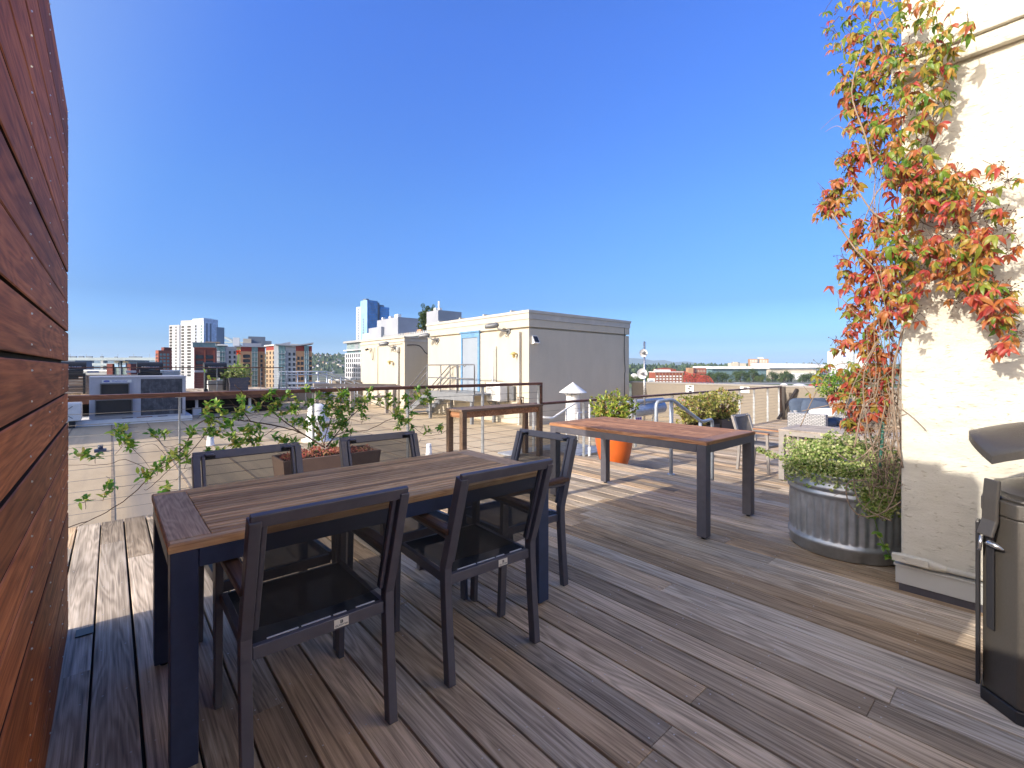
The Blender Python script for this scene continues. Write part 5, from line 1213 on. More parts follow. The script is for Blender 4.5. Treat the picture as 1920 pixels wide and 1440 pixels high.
for k in range(5): m_.box((-1.2,-.3,.05+k*.12),(1.0,.3,.15+k*.12))
m_.build('slatted_side', M['weathered'], t); m_ = MB(); m_.box((-1.25,-.35,.66),(1.05,.35,.72)); m_.build('lid', M['teak_warm'], t)
# planters with canna
def plant_box(label, loc, w_, d_, h, mat, taper_=0.06):
    t = thing('planter_box', label, 'planter', loc); m_ = MB()
    for k in range(5):
        f0 = 1-taper_*2*(1-k/5); z0 = h*k/5; z1 = h*(k+1)/5-.012
        m_.box((-w_/2*f0,-d_/2*f0,z0),(w_/2*f0,d_/2*f0,z1))
    m_.box((-w_/2*.85,-d_/2*.85,.01),(w_/2*.85,d_/2*.85,h-.02)); m_.build('box', mat, t); return t
xk = at_Y(446,23.9); plant_box('dark grey tapered slatted planter on the upper deck with a pale bushy plant', (xk,23.9,UD), .85,.7,.62, M['alu'], .14)
xg = at_Y(440,24.9); plant_box('long galvanised planter with green cannas behind the dark tapered planter', (xg-.35,24.9,UD), 1.5,.5,.48, M['vent'], .02)
cn = thing('canna_plant', 'bright green cannas with one orange flower on the upper deck', 'plant', (xg-.3,24.9,UD+.45)); m_ = MB(); rc = random.Random(5); stm = MB()
for k in range(130):
    x = rc.uniform(-.75,.75); a = unit(rc); m_.leaf((x,rc.uniform(-.2,.2),rc.uniform(.0,.12)), (a.x*.6,a.y*.5,1), (a.y,a.x,.2), rc.uniform(.40,.75), rc.uniform(.14,.22), .2, .3)
m_.leaf((.38,0,.2),(.1,0,1),(0,-1,.2),.8,.16,.2,.2); stm.tube([(.46,0,0),(.46,0,1.35)],.012,6); m_.build('leaves', M['canna'], cn); stm.build('stalk', M['shrub'], cn)
M['flower'] = plain('orange_flower', (.75,.10,.02), .6); m_ = MB()
for k in range(16): m_.leaf((.46,0,1.32), unit(rc)+Vector((0,0,.3)), unit(rc), .15,.09,.2,.2)
m_.build('flower', M['flower'], cn)
bush('pale grey green bushy plant in the dark tapered planter', (xk,23.9,UD+.86), .52,.42,.32, 190, M['ivy'], .07, .13, 17)
# weathered timber guard rail in front of the smaller penthouse
t = thing('timber_railing', 'bleached timber guard rail in front of the smaller penthouse', 'railing', (8.5,19.2,ROOF)); o = Vector(t.location); q = lambda x,y,Y=19.0: onY(x,y,Y)
m_ = MB(o); m_.bar(q(588,722),q(742,723),.09,.14); m_.bar(q(742,724),q(772,730),.09,.12); m_.bar(q(690,745),q(742,742),.07,.1); m_.build('rail', M['weathered'], t)
for x in (594,660,725,740,770):
    m_ = MB(o); p = q(x,724); m_.box((p.x-.07,18.95,ROOF),(p.x+.07,19.07,p.z-.07)); m_.build('post', M['weathered'], t)
t = thing('vent_hood', 'beige curved duct hood on the roof behind the timber guard rail', 'vent', (7.5,24.5,ROOF)); o = Vector(t.location); m_ = MB(o); x0 = at_Y(635,26); x1 = at_Y(697,26)
m_.prism([(x0,-.30),(x0+1.4,-.30),(x0+1.2,1.0-.05),(x0-.35,1.0-.05)],25.6,26.6,0,lambda x,y,z:(x,z,y-.35)); 
prof = [(x1-1.0+1.0*math.cos(a*PI/14)*1.0, -.5+.85*math.sin(a*PI/14)**.5*1.2) for a in range(15)]
m_.prism(prof+[(x1-2.0,-.6),(x1,-.6)][:0],25.4,26.4,0,lambda x,y,z:(x,z,y)); m_.build('hood', M['parapet'], t, bevel=.03)
# ================================================================ the city and the land
M['ground'] = plain('city_ground', (.17,.18,.13), .95, 0, .2, .35, .01)
m_ = MB(); m_.box((-2900,-2900,GND-1),(22900,22900,GND)); tag(m_.build('ground', M['ground']), kind='structure')
def cmat(name, col, r=.8, v=.1, sc=.08): 
    M[name] = plain(name, col, r, 0, .3, v, sc); return M[name]
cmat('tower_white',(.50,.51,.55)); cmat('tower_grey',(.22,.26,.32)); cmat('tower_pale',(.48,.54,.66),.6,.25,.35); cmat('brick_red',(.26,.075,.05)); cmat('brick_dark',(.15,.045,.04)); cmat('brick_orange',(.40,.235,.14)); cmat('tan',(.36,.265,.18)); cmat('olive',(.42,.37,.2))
cmat('panel_red',(.25,.045,.04)); cmat('panel_grey',(.31,.33,.385)); cmat('slate',(.16,.19,.24)); cmat('concrete',(.34,.35,.36)); cmat('white_roof',(.75,.75,.73)); cmat('beige',(.55,.49,.40)); cmat('bridge_blue',(.34,.40,.43)); cmat('bridge_red',(.42,.07,.05)); cmat('road',(.30,.30,.29))
M['pane'] = glassy('window_pane', (.03,.036,.048), .2, .3); M['pane_teal'] = glassy('teal_pane', (.13,.22,.24), .12, .7); M['pane_blue'] = glassy('blue_pane', (.06,.22,.56), .06, 1.0, .3, .12); M['pane_pale'] = glassy('pale_pane', (.22,.42,.66), .12, .8, .2, .1)
M['tree'] = leafmat('tree_leaf', [(0,(.025,.055,.018)),(.5,(.05,.095,.025)),(.85,(.09,.13,.03)),(1,(.13,.16,.04))], .6, .2)
M['tree_light'] = leafmat('light_tree_leaf', [(0,(.05,.085,.02)),(.5,(.09,.14,.03)),(1,(.16,.19,.06))], .6, .2)
M['conifer'] = leafmat('conifer_needle', [(0,(.012,.03,.018)),(.6,(.025,.05,.028)),(1,(.045,.075,.035))], .7, .1)
M['bark'] = plain('bark', (.12,.09,.07), .9, 0, .2, .3, 3)
def bld(name, label, xl, D, phi, group=None):
    p = W(xl, D); return thing(name, label, 'building', (p.x, p.y, GND), -HEAD - rad(phi), group)
def fw(pxl, pxr, D, phi):    # width of a left face seen between two image columns
    r = ((pxl+pxr)/2-960)/FOC; return (pxr-pxl)*D/FOC/(math.cos(rad(phi))+r*math.sin(rad(phi)))
def dw(pxl, pxr, D, phi):
    r = ((pxl+pxr)/2-960)/FOC; return (pxr-pxl)*D/FOC/(math.sin(rad(phi))-r*math.cos(rad(phi)))
def H(py, D): return Zd(py, D) - GND
def vol(root, name, mat, x0, x1, y0, y1, z0, z1): m = MB(); m.box((x0,y0,z0),(x1,y1,z1)); return m.build(name, mat, root)
def windows(root, mat, pts, w_, h, face='front', X=0, frame=None, name='window', d=.25):
    """window parts sharing one mesh; pts are (along, height) centres"""
    if not pts: return
    m = MB()
    if face == 'front': m.box((-w_/2,-d,-h/2),(w_/2,.05,h/2))
    else: m.box((-.05,-w_/2,-h/2),(d,w_/2,h/2))
    first = None; rest = pts[100:]
    for (a, z) in pts[:100]:
        if first is None: o = m.build(name, mat, root); first = o
        else: o = first.copy(); COL.objects.link(o); o.parent = root
        o.location = (a, X, z) if face == 'front' else (X, a, z)
    if rest:
        mm = MB()
        for (a, z) in rest:
            if face == 'front': mm.box((a-w_/2,X-d,z-h/2),(a+w_/2,X+.05,z+h/2))
            else: mm.box((X-.05,a-w_/2,z-h/2),(X+d,a+w_/2,z+h/2))
        mm.build(name, mat, root, kind='stuff')
def grid(xs, z0, z1, dz): 
    out = []; z = z0
    while z <= z1 + .01:
        out += [(x, z) for x in xs]; z += dz
    return out
# ---- white tower
D = 463; ph_ = 20; b = bld('apartment_tower', 'tall white apartment tower with dark window columns and a shade-grey side', 317, D, ph_)
u = lambda px: fw(317, px, D, ph_); T = lambda y: H(y, D)
w0, w1, w2, w3 = u(336), u(340.5), u(363), u(382)
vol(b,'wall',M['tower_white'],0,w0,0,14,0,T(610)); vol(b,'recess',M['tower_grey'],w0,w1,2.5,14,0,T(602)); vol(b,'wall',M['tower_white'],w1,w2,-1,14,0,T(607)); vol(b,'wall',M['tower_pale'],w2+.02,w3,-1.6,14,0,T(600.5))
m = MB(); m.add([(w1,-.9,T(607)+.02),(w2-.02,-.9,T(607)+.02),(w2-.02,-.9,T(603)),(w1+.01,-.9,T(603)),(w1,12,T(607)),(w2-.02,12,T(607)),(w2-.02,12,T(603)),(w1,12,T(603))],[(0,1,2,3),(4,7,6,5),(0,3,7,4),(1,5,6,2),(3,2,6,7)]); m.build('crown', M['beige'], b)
d2 = dw(382,395.5,D,ph_); vol(b,'wall',M['tower_pale'],w3+.02,w3+1.2,-1.6,d2,0,T(600)); vol(b,'wall',M['tower_grey'],w3-6,w3-.2,d2+.05,d2+5,0,T(606)); d3 = dw(395,418,D,ph_); vol(b,'side_wall',M['tower_grey'],w3-8,w3+.4,d2+5.05,d2+d3,0,T(614))  # shade on the tower's right side put into a darker grey
zz = [(T(614.4+5.56*k)) for k in range(17)]
windows(b,M['pane'],[(u(320.5),z) for z in zz],3.4,2.0); windows(b,M['pane'],[(u(330),z) for z in zz],1.5,1.9)
windows(b,M['pane'],[(u(344.5),z) for z in zz],3.6,1.9,X=-1); windows(b,M['pane'],[(u(356),z) for z in zz],4.6,1.9,X=-1)
windows(b,M['pane'],[(u(369.5),z) for z in zz[:14]],1.8,2.2,X=-1.6,name='slot_window'); windows(b,M['pane_teal'],[(u(379.5),z) for z in zz[:14]],2.0,2.2,X=-1.6,name='slot_window')
m = MB()
for k in range(2): m.box((w3+1.21,d2*(.10+.5*k),8),(w3+1.35,d2*(.32+.5*k),T(609)))
m.build('glazed_strip', M['slate'], b)
# ---- red brick block
D = 350; ph_ = 35; b = bld('brick_block', 'orange red brick block with pale windows left of the white tower', 291.5, D, ph_); a0 = fw(291.5,297,D,ph_); c0 = dw(297,322,D,ph_)
vol(b,'wall',M['brick_red'],0,a0,0,c0,0,H(657,D)); vol(b,'roof_block',M['brick_dark'],.3,a0-.3,c0*.42,c0,H(657,D),H(651,D))
windows(b,M['pane_teal'],grid([c0*.2,c0*.45,c0*.72],H(690,D),H(660,D),2.55),1.5,1.6,'side',a0)
windows(b,M['pane'],grid([a0*.5],H(690,D),H(662,D),2.55),2.0,1.3)
# ---- dark red loft building with a glass storey
D = 250; ph_ = -30; b = bld('loft_building', 'dark red brick loft building with a blue green glass top storey', 361, D, ph_); a0 = fw(361,404,D,ph_); u = lambda px: fw(361,px,D,ph_)
vol(b,'wall',M['brick_dark'],u(364),a0,0,16,0,H(652.5,D)); vol(b,'cornice',M['brick_red'],u(363.4),a0,-.3,16,H(652.5,D),H(651,D)); vol(b,'glass_storey',M['pane_teal'],0,a0,.6,16,H(650.9,D),H(642.8,D)); vol(b,'roof',M['slate'],-.4,a0+.3,.2,16.4,H(642.7,D),H(641.5,D)); vol(b,'roof_block',M['tan'],u(384),u(412),4,12,H(641.5,D),H(639,D))
for px in (364,383.5,401): vol(b,'pier',M['brick_red'],u(px),u(px+2),-.6,-.02,0,H(656,D))
windows(b,M['pane'],grid([u(374.5),u(393)],H(690,D),H(659,D),3.0),3.5,2.0)
m = MB()
for k in range(12): m.box((a0*k/12,.5,H(650.9,D)),(a0*k/12+.12,.6,H(643,D)))
m.build('mullion', M['slate'], b)
# ---- orange and grey condominium, two wings
def condo(label, segs, xl, D, phi, top, z_red, roof_mat='white_roof'):
    b = bld('condominium', label, xl, D, phi); u = lambda px: fw(xl, px, D, phi); Hh = lambda y: H(y, D)
    for (a, c, mat, kind) in segs:
        dpt = -.5 if kind in ('glass','stair') else 0
        if kind == 'lit': continue
        vol(b,'wall',M[mat],u(a)+.02,u(c)-.02,dpt,13,0,Hh(z_red) if kind not in ('tall',) else Hh(top))
        if kind == 'brick':
            vol(b,'top_storey',M['panel_red'],u(a)+.02,u(c)-.02,.1,13,Hh(z_red)+.02,Hh(top))
            xs = [u(a)+ (u(c)-u(a))*f for f in ((.3,.75) if c-a > 14 else (.5,))]
            windows(b,M['pane'],grid(xs,Hh(720),Hh(z_red+8),2.95),1.25,1.9)
        elif kind == 'glass':
            vol(b,'top_storey',M['pane_teal'],u(a)+.02,u(c)-.02,-.3,13,Hh(z_red)+.02,Hh(top)); 
            z = Hh(722)
            while z < Hh(z_red): vol(b,'balcony',M['panel_grey'],u(a)-.2,u(c)+.1,-1.2,-.52,z,z+.25); z += 2.95
            n = max(2,int((u(c)-u(a))/1.3)); m = MB()
            for k in range(n+1): m.box((u(a)+.02+(u(c)-u(a)-.2)*k/n,-.58,0),(u(a)+.14+(u(c)-u(a)-.2)*k/n,-.505,Hh(z_red)))
            m.build('mullion', M['white_roof'], b)
        elif kind == 'panel':
            vol(b,'top_storey',M['panel_grey'],u(a)+.02,u(c)-.02,.05,13,Hh(z_red)+.02,Hh(top)); windows(b,M['pane'],grid([u(a)+(u(c)-u(a))*f for f in ((.4,.82) if c-a > 14 else (.75,))],Hh(722),Hh(z_red-2),2.95),1.1,1.7)
            m = MB(); z = Hh(722)
            while z < Hh(top): m.box((u(a),-.04,z-1.2),(u(c),-.001,z-1.1)); z += 2.95
            m.build('joint', M['slate'], b)
    return b, u, Hh
D = 290
b, u, Hh = condo('condominium wing with orange brick, red top storey and a yellow green stair shaft', [(404,412,'white_roof','glass'),(412,422.5,'pane_teal','glass'),(422.5,444,'panel_grey','panel'),(444,452,'olive','tall'),(452,473,'brick_orange','brick'),(473,485,'pane_teal','glass'),(485,499,'brick_orange','brick')], 404, D, -29, 649.5, 658)
vol(b,'roof',M['white_roof'],u(404)-1.2,u(426),-1.4,14,Hh(648),Hh(645.2)); vol(b,'roof',M['panel_grey'],u(440),u(502),-1.2,14,Hh(649.4),Hh(647.5)); vol(b,'attic',M['panel_grey'],u(455),u(495),3,14,Hh(647.4),Hh(641.5))
vol(b,'roof_block',M['white_roof'],u(436),u(449),6,12,Hh(647.4),Hh(631)); vol(b,'roof_block',M['beige'],u(456),u(472),6,12,Hh(641.4),Hh(632.5)); vol(b,'roof_block',M['slate'],u(466),u(500),8,13,Hh(641.4),Hh(627.5)); vol(b,'roof_block',M['slate'],u(492),u(512),2,12,Hh(647.4),Hh(636.5))
windows(b,M['pane'],grid([u(462.5)],Hh(720),Hh(664),2.95),2.6,2.3)
D = 262
b, u, Hh = condo('condominium wing with up swept roof, glass bay and orange brick end', [(522,535,'pane_teal','glass'),(535,555,'panel_grey','panel'),(555,571,'brick_orange','brick'),(571,580,'pane_teal','glass'),(580,586,'brick_orange','brick')], 519, D, -26, 647.5, 657.5)
vol(b,'wall',M['white_roof'],u(513.5),u(522),-.2,13,0,Hh(648)); 
m = MB(); n = 12; vs = []
for k in range(n+1):
    px = 516+ (588.5-516)*k/n; y = 647 + 1.2*math.sin(k/n*PI) - (7.0*max(0,(k/n-.5))**1.3*1.4); 
    for yy in (-2.2, 14):
        vs += [(u(px),yy,Hh(y)),(u(px),yy,Hh(y)+.7)]
fs = []
for k in range(n):
    a = 4*k; fs += [(a,a+4,a+5,a+1),(a+2,a+3,a+7,a+6),(a,a+2,a+6,a+4),(a+1,a+5,a+7,a+3)]
m.add(vs, fs); m.build('roof', M['panel_grey'], b)
m = MB(); m.add([(u(513),5,Hh(646)),(u(545),5,Hh(639.5)),(u(545),9,Hh(639.5)),(u(513),9,Hh(646)),(u(513),5,Hh(648)),(u(545),5,Hh(648)),(u(545),9,Hh(648)),(u(513),9,Hh(648))],[(0,1,2,3),(0,4,5,1),(1,5,6,2),(3,2,6,7)]); m.build('roof_block', M['panel_grey'], b); vol(b,'roof_block',M['beige'],u(546),u(561),5,9,Hh(648),Hh(643.5))
# lit return wing between the two
D = 300; b = bld('condominium', 'sunlit tan return wing between the two condominium wings', 498.5, D, 42); a0 = fw(498.5,515.5,D,42); u = lambda px: fw(498.5,px,D,42)
vol(b,'wall',M['tan'],0,a0,0,6,0,H(657,D)); vol(b,'top_storey',M['panel_red'],0,a0,.1,6,H(657,D)+.02,H(649.5,D)); vol(b,'roof',M['white_roof'],-.3,a0+.3,-1,7,H(649.4,D),H(647.6,D)); windows(b,M['pane'],grid([a0*.15,a0*.5,a0*.85],H(722,D),H(660,D),2.95),1.2,1.8)
# ---- freeway viaduct
v = thing('viaduct', 'long grey blue double deck freeway viaduct at the far left', 'bridge', (*W(215,900).xy, GND), -HEAD); m = MB()
for (z, t_) in ((Zd(670.5,900)-GND,5.5),(Zd(681,900)-GND,5)): m.box((-190,-6,z-t_),(86,6,z))
m.build('deck', M['bridge_blue'], v); m = MB()
for x in range(-185, 86, 27): m.box((x,-5,0),(x+5,5,Zd(671,900)-GND-1))
m.build('pier', M['concrete'], v); m = MB()
for x in range(-180, 86, 31): m.box((x,0,Zd(670.5,900)-GND),(x+.35,.35,Zd(663.5,900)-GND))
m.build('light_pole', M['concrete'], v); m = MB(); rc = random.Random(6)
for x in range(-180, 84, 14):
    if rc.random() < .6: m.box((x,-3,Zd(670.5,900)-GND),(x+rc.uniform(4,14),-.5,Zd(670.5,900)-GND+rc.uniform(1.4,3.2)))
m.build('traffic', M['slate'], v)
a = thing('arch_bridge', 'steel arch bridge peeping out behind the white tower', 'bridge', (*W(425,1300).xy, GND), -HEAD); m = MB(); pts = [(x, 0, H(629,1300)-((x+40)/75)**2*30) for x in range(-70, 45, 5)]
m.sweep(pts, 4, 4, (0,1,0)); m.sweep([(p[0],12,p[2]) for p in pts], 4, 4, (0,1,0)); m.build('arch', M['bridge_blue'], a); m = MB(); m.box((-120,-2,H(641,1300)-3),(60,14,H(641,1300))); m.build('deck', M['bridge_blue'], a); m = MB()
for p in pts[::2]: m.box((p[0]-.4,0,H(641,1300)),(p[0]+.4,.8,p[2]))
m.build('hanger', M['bridge_blue'], a)
# ---- pavilion and low roofs at the left
D = 120; b = bld('pavilion', 'glazed pavilion with flat dark overhanging roof beyond the upper deck', 200, D, 0); u = lambda px: (px-200)*D/FOC; T = lambda y: H(y,D)
vol(b,'wall',M['brick_dark'],0,u(211),0,6,0,T(682)); vol(b,'wall',M['brick_dark'],u(238),u(245),0,6,0,T(682)); vol(b,'glass',M['pane_teal'],u(211)+.02,u(238)-.02,.5,6,0,T(677)); vol(b,'pier',M['slate'],u(221.5),u(225.5),.2,.48,0,T(677)); vol(b,'roof',M['slate'],u(207),u(240.5),-1,7,T(677)+.02,T(675)); windows(b,M['yellowgreen'] if False else M['pane_pale'],[(u(216.5),T(684)),(u(231),T(684))],u(206.5),1.1,X=.5)
for (x0,x1,y,D,mat,lb_) in ((100,203,693.5,140,'concrete','long low grey roofed building behind the left grills'),(240,295,694,180,'concrete','low grey shed roof right of the pavilion'),(120,141,675.5,300,'slate','dark box building at the edge of the wooden screen')):
    b = bld('low_building', lb_, x0, D, 0); vol(b,'wall',M[mat],0,(x1-x0)*D/FOC,0,12,0,H(y,D)-.5); vol(b,'roof',M['white_roof'] if mat != 'slate' else M['slate'],-.3,(x1-x0)*D/FOC+.3,-.3,12.3,H(y,D)-.5,H(y,D))
rc = random.Random(12); LB = 'small pale rooftop box among the roofs beyond the far parapet'
for k in range(16):
    D = rc.uniform(230, 420); x0 = rc.uniform(590, 655); b = bld('roof_house', LB, x0, D, rc.uniform(0,30), 'small roof boxes beyond the far parapet'); vol(b,'wall',M[rc.choice(['beige','white_roof','concrete'])],0,rc.uniform(1.5,4),0,4,0,H(rc.uniform(708,716),D)); 
# ---- grey condominium slab with glass top storey, penthouse boxes and roof tree
b = thing('glass_topped_slab', 'long grey apartment slab with a glazed top storey behind the penthouses', 'building', (118,194,GND)); Z = lambda z: z-GND
vol(b,'wall',M['tower_white'],0,30,0,112,0,Z(11)); vol(b,'top_storey',M['pane_teal'],1,30,0,111,Z(11)+.02,Z(17.6)); vol(b,'cornice',M['white_roof'],-.8,30,-.5,112.5,Z(12.6),Z(13.2)); vol(b,'roof',M['concrete'],-1,31,-.8,112.8,Z(17.62),Z(18.9))
windows(b,M['pane'],[(y,Z(z)) for y in [112-k*3.4-3 for k in range(10)] for z in [9.2-3.1*q for q in range(10)]],1.7,2.2,'side',-.02,d=.0)
m = MB()
for k in range(56): m.box((.86,k*2+.2,Z(13.3)),(.99,k*2+.45,Z(17.6)))
m.build('mullion', M['white_roof'], b); vol(b,'shaft',M['slate'],.9,1.5,92,97,Z(11.1),Z(17.5)); vol(b,'shaft',M['slate'],-.3,.2,70,80,0,Z(11))
for (y0,y1,z1,x0,mt,nm) in ((70,88,26.5,6,'panel_grey','roof_block'),(52,80,31,8,'panel_grey','roof_block'),(88,98,23.5,6.4,'beige','roof_block'),(2,13,30,4,'panel_grey','roof_block')): vol(b,nm,M[mt],x0,x0+14,y0,y1,Z(18.9),Z(z1))
m = MB(); 
for (x,y,z,s) in ((10,56,31,2.2),(12,62,31,2.6),(11,68,31,2.0),(9,74,31,1.6),(6,4,30,1.5),(7,9,30,2)): m.box((x,y,Z(z)),(x+s,y+s,Z(z)+s))
m.tube([(7,6,Z(30)),(7,6,Z(35))],.5,8); m.build('roof_plant', M['white_roof'], b); m = MB()
for k in range(30): m.box((.3,k*1.8+2,Z(18.9)),(.4,k*1.8+3.2,Z(20)))
m.build('roof_railing', M['concrete'], b)
# ---- blue glass tower
D = 600; ph_ = 40; b = bld('glass_tower', 'tall blue glass tower with a dark vertical slot', 667, D, ph_); a0 = fw(667,688,D,ph_); c0 = dw(688,707,D,ph_); c1 = dw(688,713,D,ph_); c2 = dw(688,729.5,D,ph_); T = lambda y: H(y,D)
vol(b,'curtain_wall',M['pane_pale'],a0*.42,a0,0,c0,0,T(566)); vol(b,'wall',M['tower_pale'],0,a0*.42-.02,.6,c0,0,T(576)); vol(b,'slot',M['slate'],a0*.4,a0-2.5,c0+.02,c1,0,T(567.5)); vol(b,'curtain_wall',M['pane_blue'],a0*.4,a0-.4,c1+.02,c2,0,T(575)); vol(b,'curtain_wall',M['pane_blue'],a0+.02,a0+.3,.05,c0,0,T(566)); vol(b,'roof_block',M['slate'],a0*.4,a0-4,c1,c1+8,T(575),T(571)); vol(b,'roof_block',M['slate'],a0*.5,a0*.8,2,6,T(566),T(562.5))  # sunlight on the left face put into the paler pane colour
m = MB()
for k in range(17): z = T(640)+k*3.2; m.box((a0+.301,.05,z),(a0+.40,c0,z+.25)); m.box((a0-.399,c1+.05,z-3),(a0-.3,c2,z-2.75)) if z < T(575)+2 else None
for k in range(9): m.box((a0+.301,.05+k*c0/8.1,0),(a0+.42,.3+k*c0/8.1,T(566)))
m.build('mullion', M['slate'], b); windows(b,M['slate'],grid([a0*.22],T(640),T(578),3.4),2.2,2.4,X=.6); windows(b,M['slate'],grid([a0*.68],T(640),T(596),3.4),2.2,2.4)
# ---- trees
def blob_tree(n, seed, h, r, mat, trunk=.3, gaps=.5):
    """parts of a broadleaf tree, metre sized, base at the origin"""
    rt = random.Random(seed); m = MB(); tr = MB(); lobes = []
    for k in range(n):
        a = rt.uniform(0,2*PI); q = rt.random()**.6; z = h*(.14+.80*rt.random()); rr_ = r*q*math.sin(min(PI,max(.45,(z/h-.02)/.98*PI)))**.6
        lobes.append((Vector((math.cos(a)*rr_, math.sin(a)*rr_, z)), r*rt.uniform(.22,.40)))
    for c, s in lobes:
        for k in range(int(190*gaps)):
            v = unit(rt); p = c + v*s*(.6+.45*rt.random()); e = s*rt.uniform(.16,.30); m.small(p, (v+unit(rt)).normalized(), v+unit(rt)*.6, e*1.5, e*1.3)
    tr.tube([(0,0,0),(0,0,h*.3),(r*.06,0,h*.7)],[r*.09,r*.065,r*.03],7)
    for c, s in lobes[::2]: tr.tube([(0,0,h*rt.uniform(.25,.45)), c*.6+Vector((0,0,h*.12)), c],[r*.045,r*.03,r*.012],5)
    return m, tr
def conifer(seed, h, r):
    rt = random.Random(seed); m = MB(); tr = MB(); tr.tube([(0,0,0),(0,0,h)],[h*.016,h*.003],6)
    for k in range(420):
        f = rt.random()**1.2; a = rt.uniform(0,2*PI); q = r*(1-f)**.85*rt.uniform(.45,1.05); z = h*(.08+.92*f)
        p = Vector((math.cos(a)*q, math.sin(a)*q, z)); m.small(p, Vector((math.cos(a),math.sin(a),-.35)), unit(rt)+Vector((0,0,1)), h*.075, h*.045)
    return m, tr
def mk(name, label, mt, mat, loc, sc, group): 
    t = thing(name, label, 'tree', loc, 0, group); mt[0].build('crown', mat, t); mt[1].build('trunk', M['bark'], t); t.scale = (sc,)*3; return t
GT = 'trees on the far river bank'
T1 = mk('broadleaf_tree','rounded green tree on the far river bank beside the white roofed hall', blob_tree(22,1,12,6,None), M['tree'], (*W(1345,860).xy,GND), 1.6, GT)
T2 = mk('broadleaf_tree','light green tree on the far river bank in front of the white roofed hall', blob_tree(20,2,11,5.5,None), M['tree_light'], (*W(1420,880).xy,GND), 1.1, GT)
T3 = mk('conifer_tree','dark pointed conifer rising among the distant trees', conifer(3,20,4.2), M['conifer'], (*W(1300,1500).xy,GND), 1.3, 'conifers on the far bank')
LT1 = 'rounded green tree on the far river bank beside the white roofed hall'; LT2 = 'light green tree on the far river bank in front of the white roofed hall'; LT3 = 'dark pointed conifer rising among the distant trees'
rt_ = random.Random(77)
for px, D, s in [(1324,860,1.35),(1333,880,1.5),(1355,870,1.6),(1338,840,1.2),(1362,900,1.3),(1380,900,1.55),(1388,890,1.7),(1400,905,1.5),(1412,900,1.9),(1418,910,1.4),(1430,900,1.2),(1448,900,1.8),(1455,910,1.6),(1468,880,1.5),(1476,885,1.7),(1484,890,1.2),(1470,870,1.1),(1505,880,1.2),(1512,890,1.3),(1520,885,1.4),(1530,895,1.35),(1540,900,1.25),(1550,900,1.4),(1562,880,1.4),(1575,900,1.6),(1290,845,1.2),(1298,850,1.3),(1306,840,1.25),(1314,850,1.35),(1284,850,1.2),(1590,880,1.5),(1610,900,1.7),(1630,890,1.6),(1650,900,1.7),(1665,880,1.5)]:
    p = W(px, D); dup(T1, (p.x,p.y,GND), rt_.uniform(0,6), LT1, GT, s*rt_.uniform(.85,1.1))
for px, D, s in [(1405,850,1.0),(1440,850,.9),(1426,845,1.0),(1462,840,.8),(1500,850,.9),(1555,845,.9),(1370,835,.8),(1310,830,.9),(1190,800,1.3),(1198,780,1.1),(1206,820,1.5),(1214,800,1.3),(1183,770,1.2),(1222,840,1.4),(1178,850,1.5),(1201,900,1.6),(1218,760,1.0)]:
    p = W(px, D); dup(T2, (p.x,p.y,GND), rt_.uniform(0,6), LT2, GT, s*rt_.uniform(.85,1.15))
for k in range(46):
    D = rt_.uniform(1300,2200); p = W(rt_.uniform(1175,1420), D); dup(T3, (p.x,p.y,GND), rt_.uniform(0,6), LT3, 'conifers on the far bank', rt_.uniform(1.1,1.75)*D/1600)
for nm in ('broadleaf_tree','conifer_tree'): pass
# roof garden tree
rt1 = mk('roof_tree','green tree growing on the roof of the glass topped slab', blob_tree(26,9,13,3.6,None,gaps=.8), M['tree'], (124,212,18.9), 1.25, None)
dup(rt1, (126,206,18.9), 2.0, 'thinner tree behind the roof blocks of the glass topped slab', None, (.8,.8,1.15))
pl_ = thing('roof_planter','orange planter boxes along the roof edge of the glass topped slab','planter',(119,212,18.9)); m = MB(); m.box((.2,-4,0),(1.4,0,2.2)); m.box((.2,8,0),(1.2,14,1.2)); m.build('box', M['brick_orange'], pl_)
# ---- right bank: brick building, red truss bridge, halls, towers
D = 600; b = bld('brick_warehouse','red brick warehouse with rows of white windows beyond the parapet',1228,D,-8); a0 = (1285-1228)*D/FOC*1.0; T = lambda y: H(y,D)
vol(b,'wall',M['brick_red'],0,a0,0,18,0,T(698)); vol(b,'parapet_band',M['white_roof'],-.4,a0+.4,-.4,18.4,T(698),T(696.8)); vol(b,'roof_block',M['white_roof'],4,24,5,12,T(696.8),T(693)); windows(b,M['white_roof'],grid([3+k*4.65 for k in range(8)],T(716),T(701),3.6),2.6,2.0)
m = MB()
for k in range(9): m.box((.6+k*4.65,-.3,0),(1.5+k*4.65,-.02,T(699)))
m.build('pier', M['brick_orange'], b)
s_ = thing('rooftop_sign','small white sign board with grey lettering left of the brick warehouse','sign',(*W(1214,560).xy,GND),-HEAD); m = MB(); m.box((0,0,H(717,560)),(9,.5,H(709.5,560))); m.build('board', M['white_roof'], s_); m = MB()
for k in range(6): m.box((2.2+k*.9,-.1,H(715.2,560)),(2.8+k*.9,-.01,H(713,560)))
m.build('lettering', M['slate'], s_)
br = thing('truss_bridge','red steel truss bridge with arched spans beyond the brick warehouse','bridge',(*W(1290,640).xy,GND),-HEAD); D = 640; U = lambda px: (px-1290)*D/FOC; T = lambda y: H(y,D)
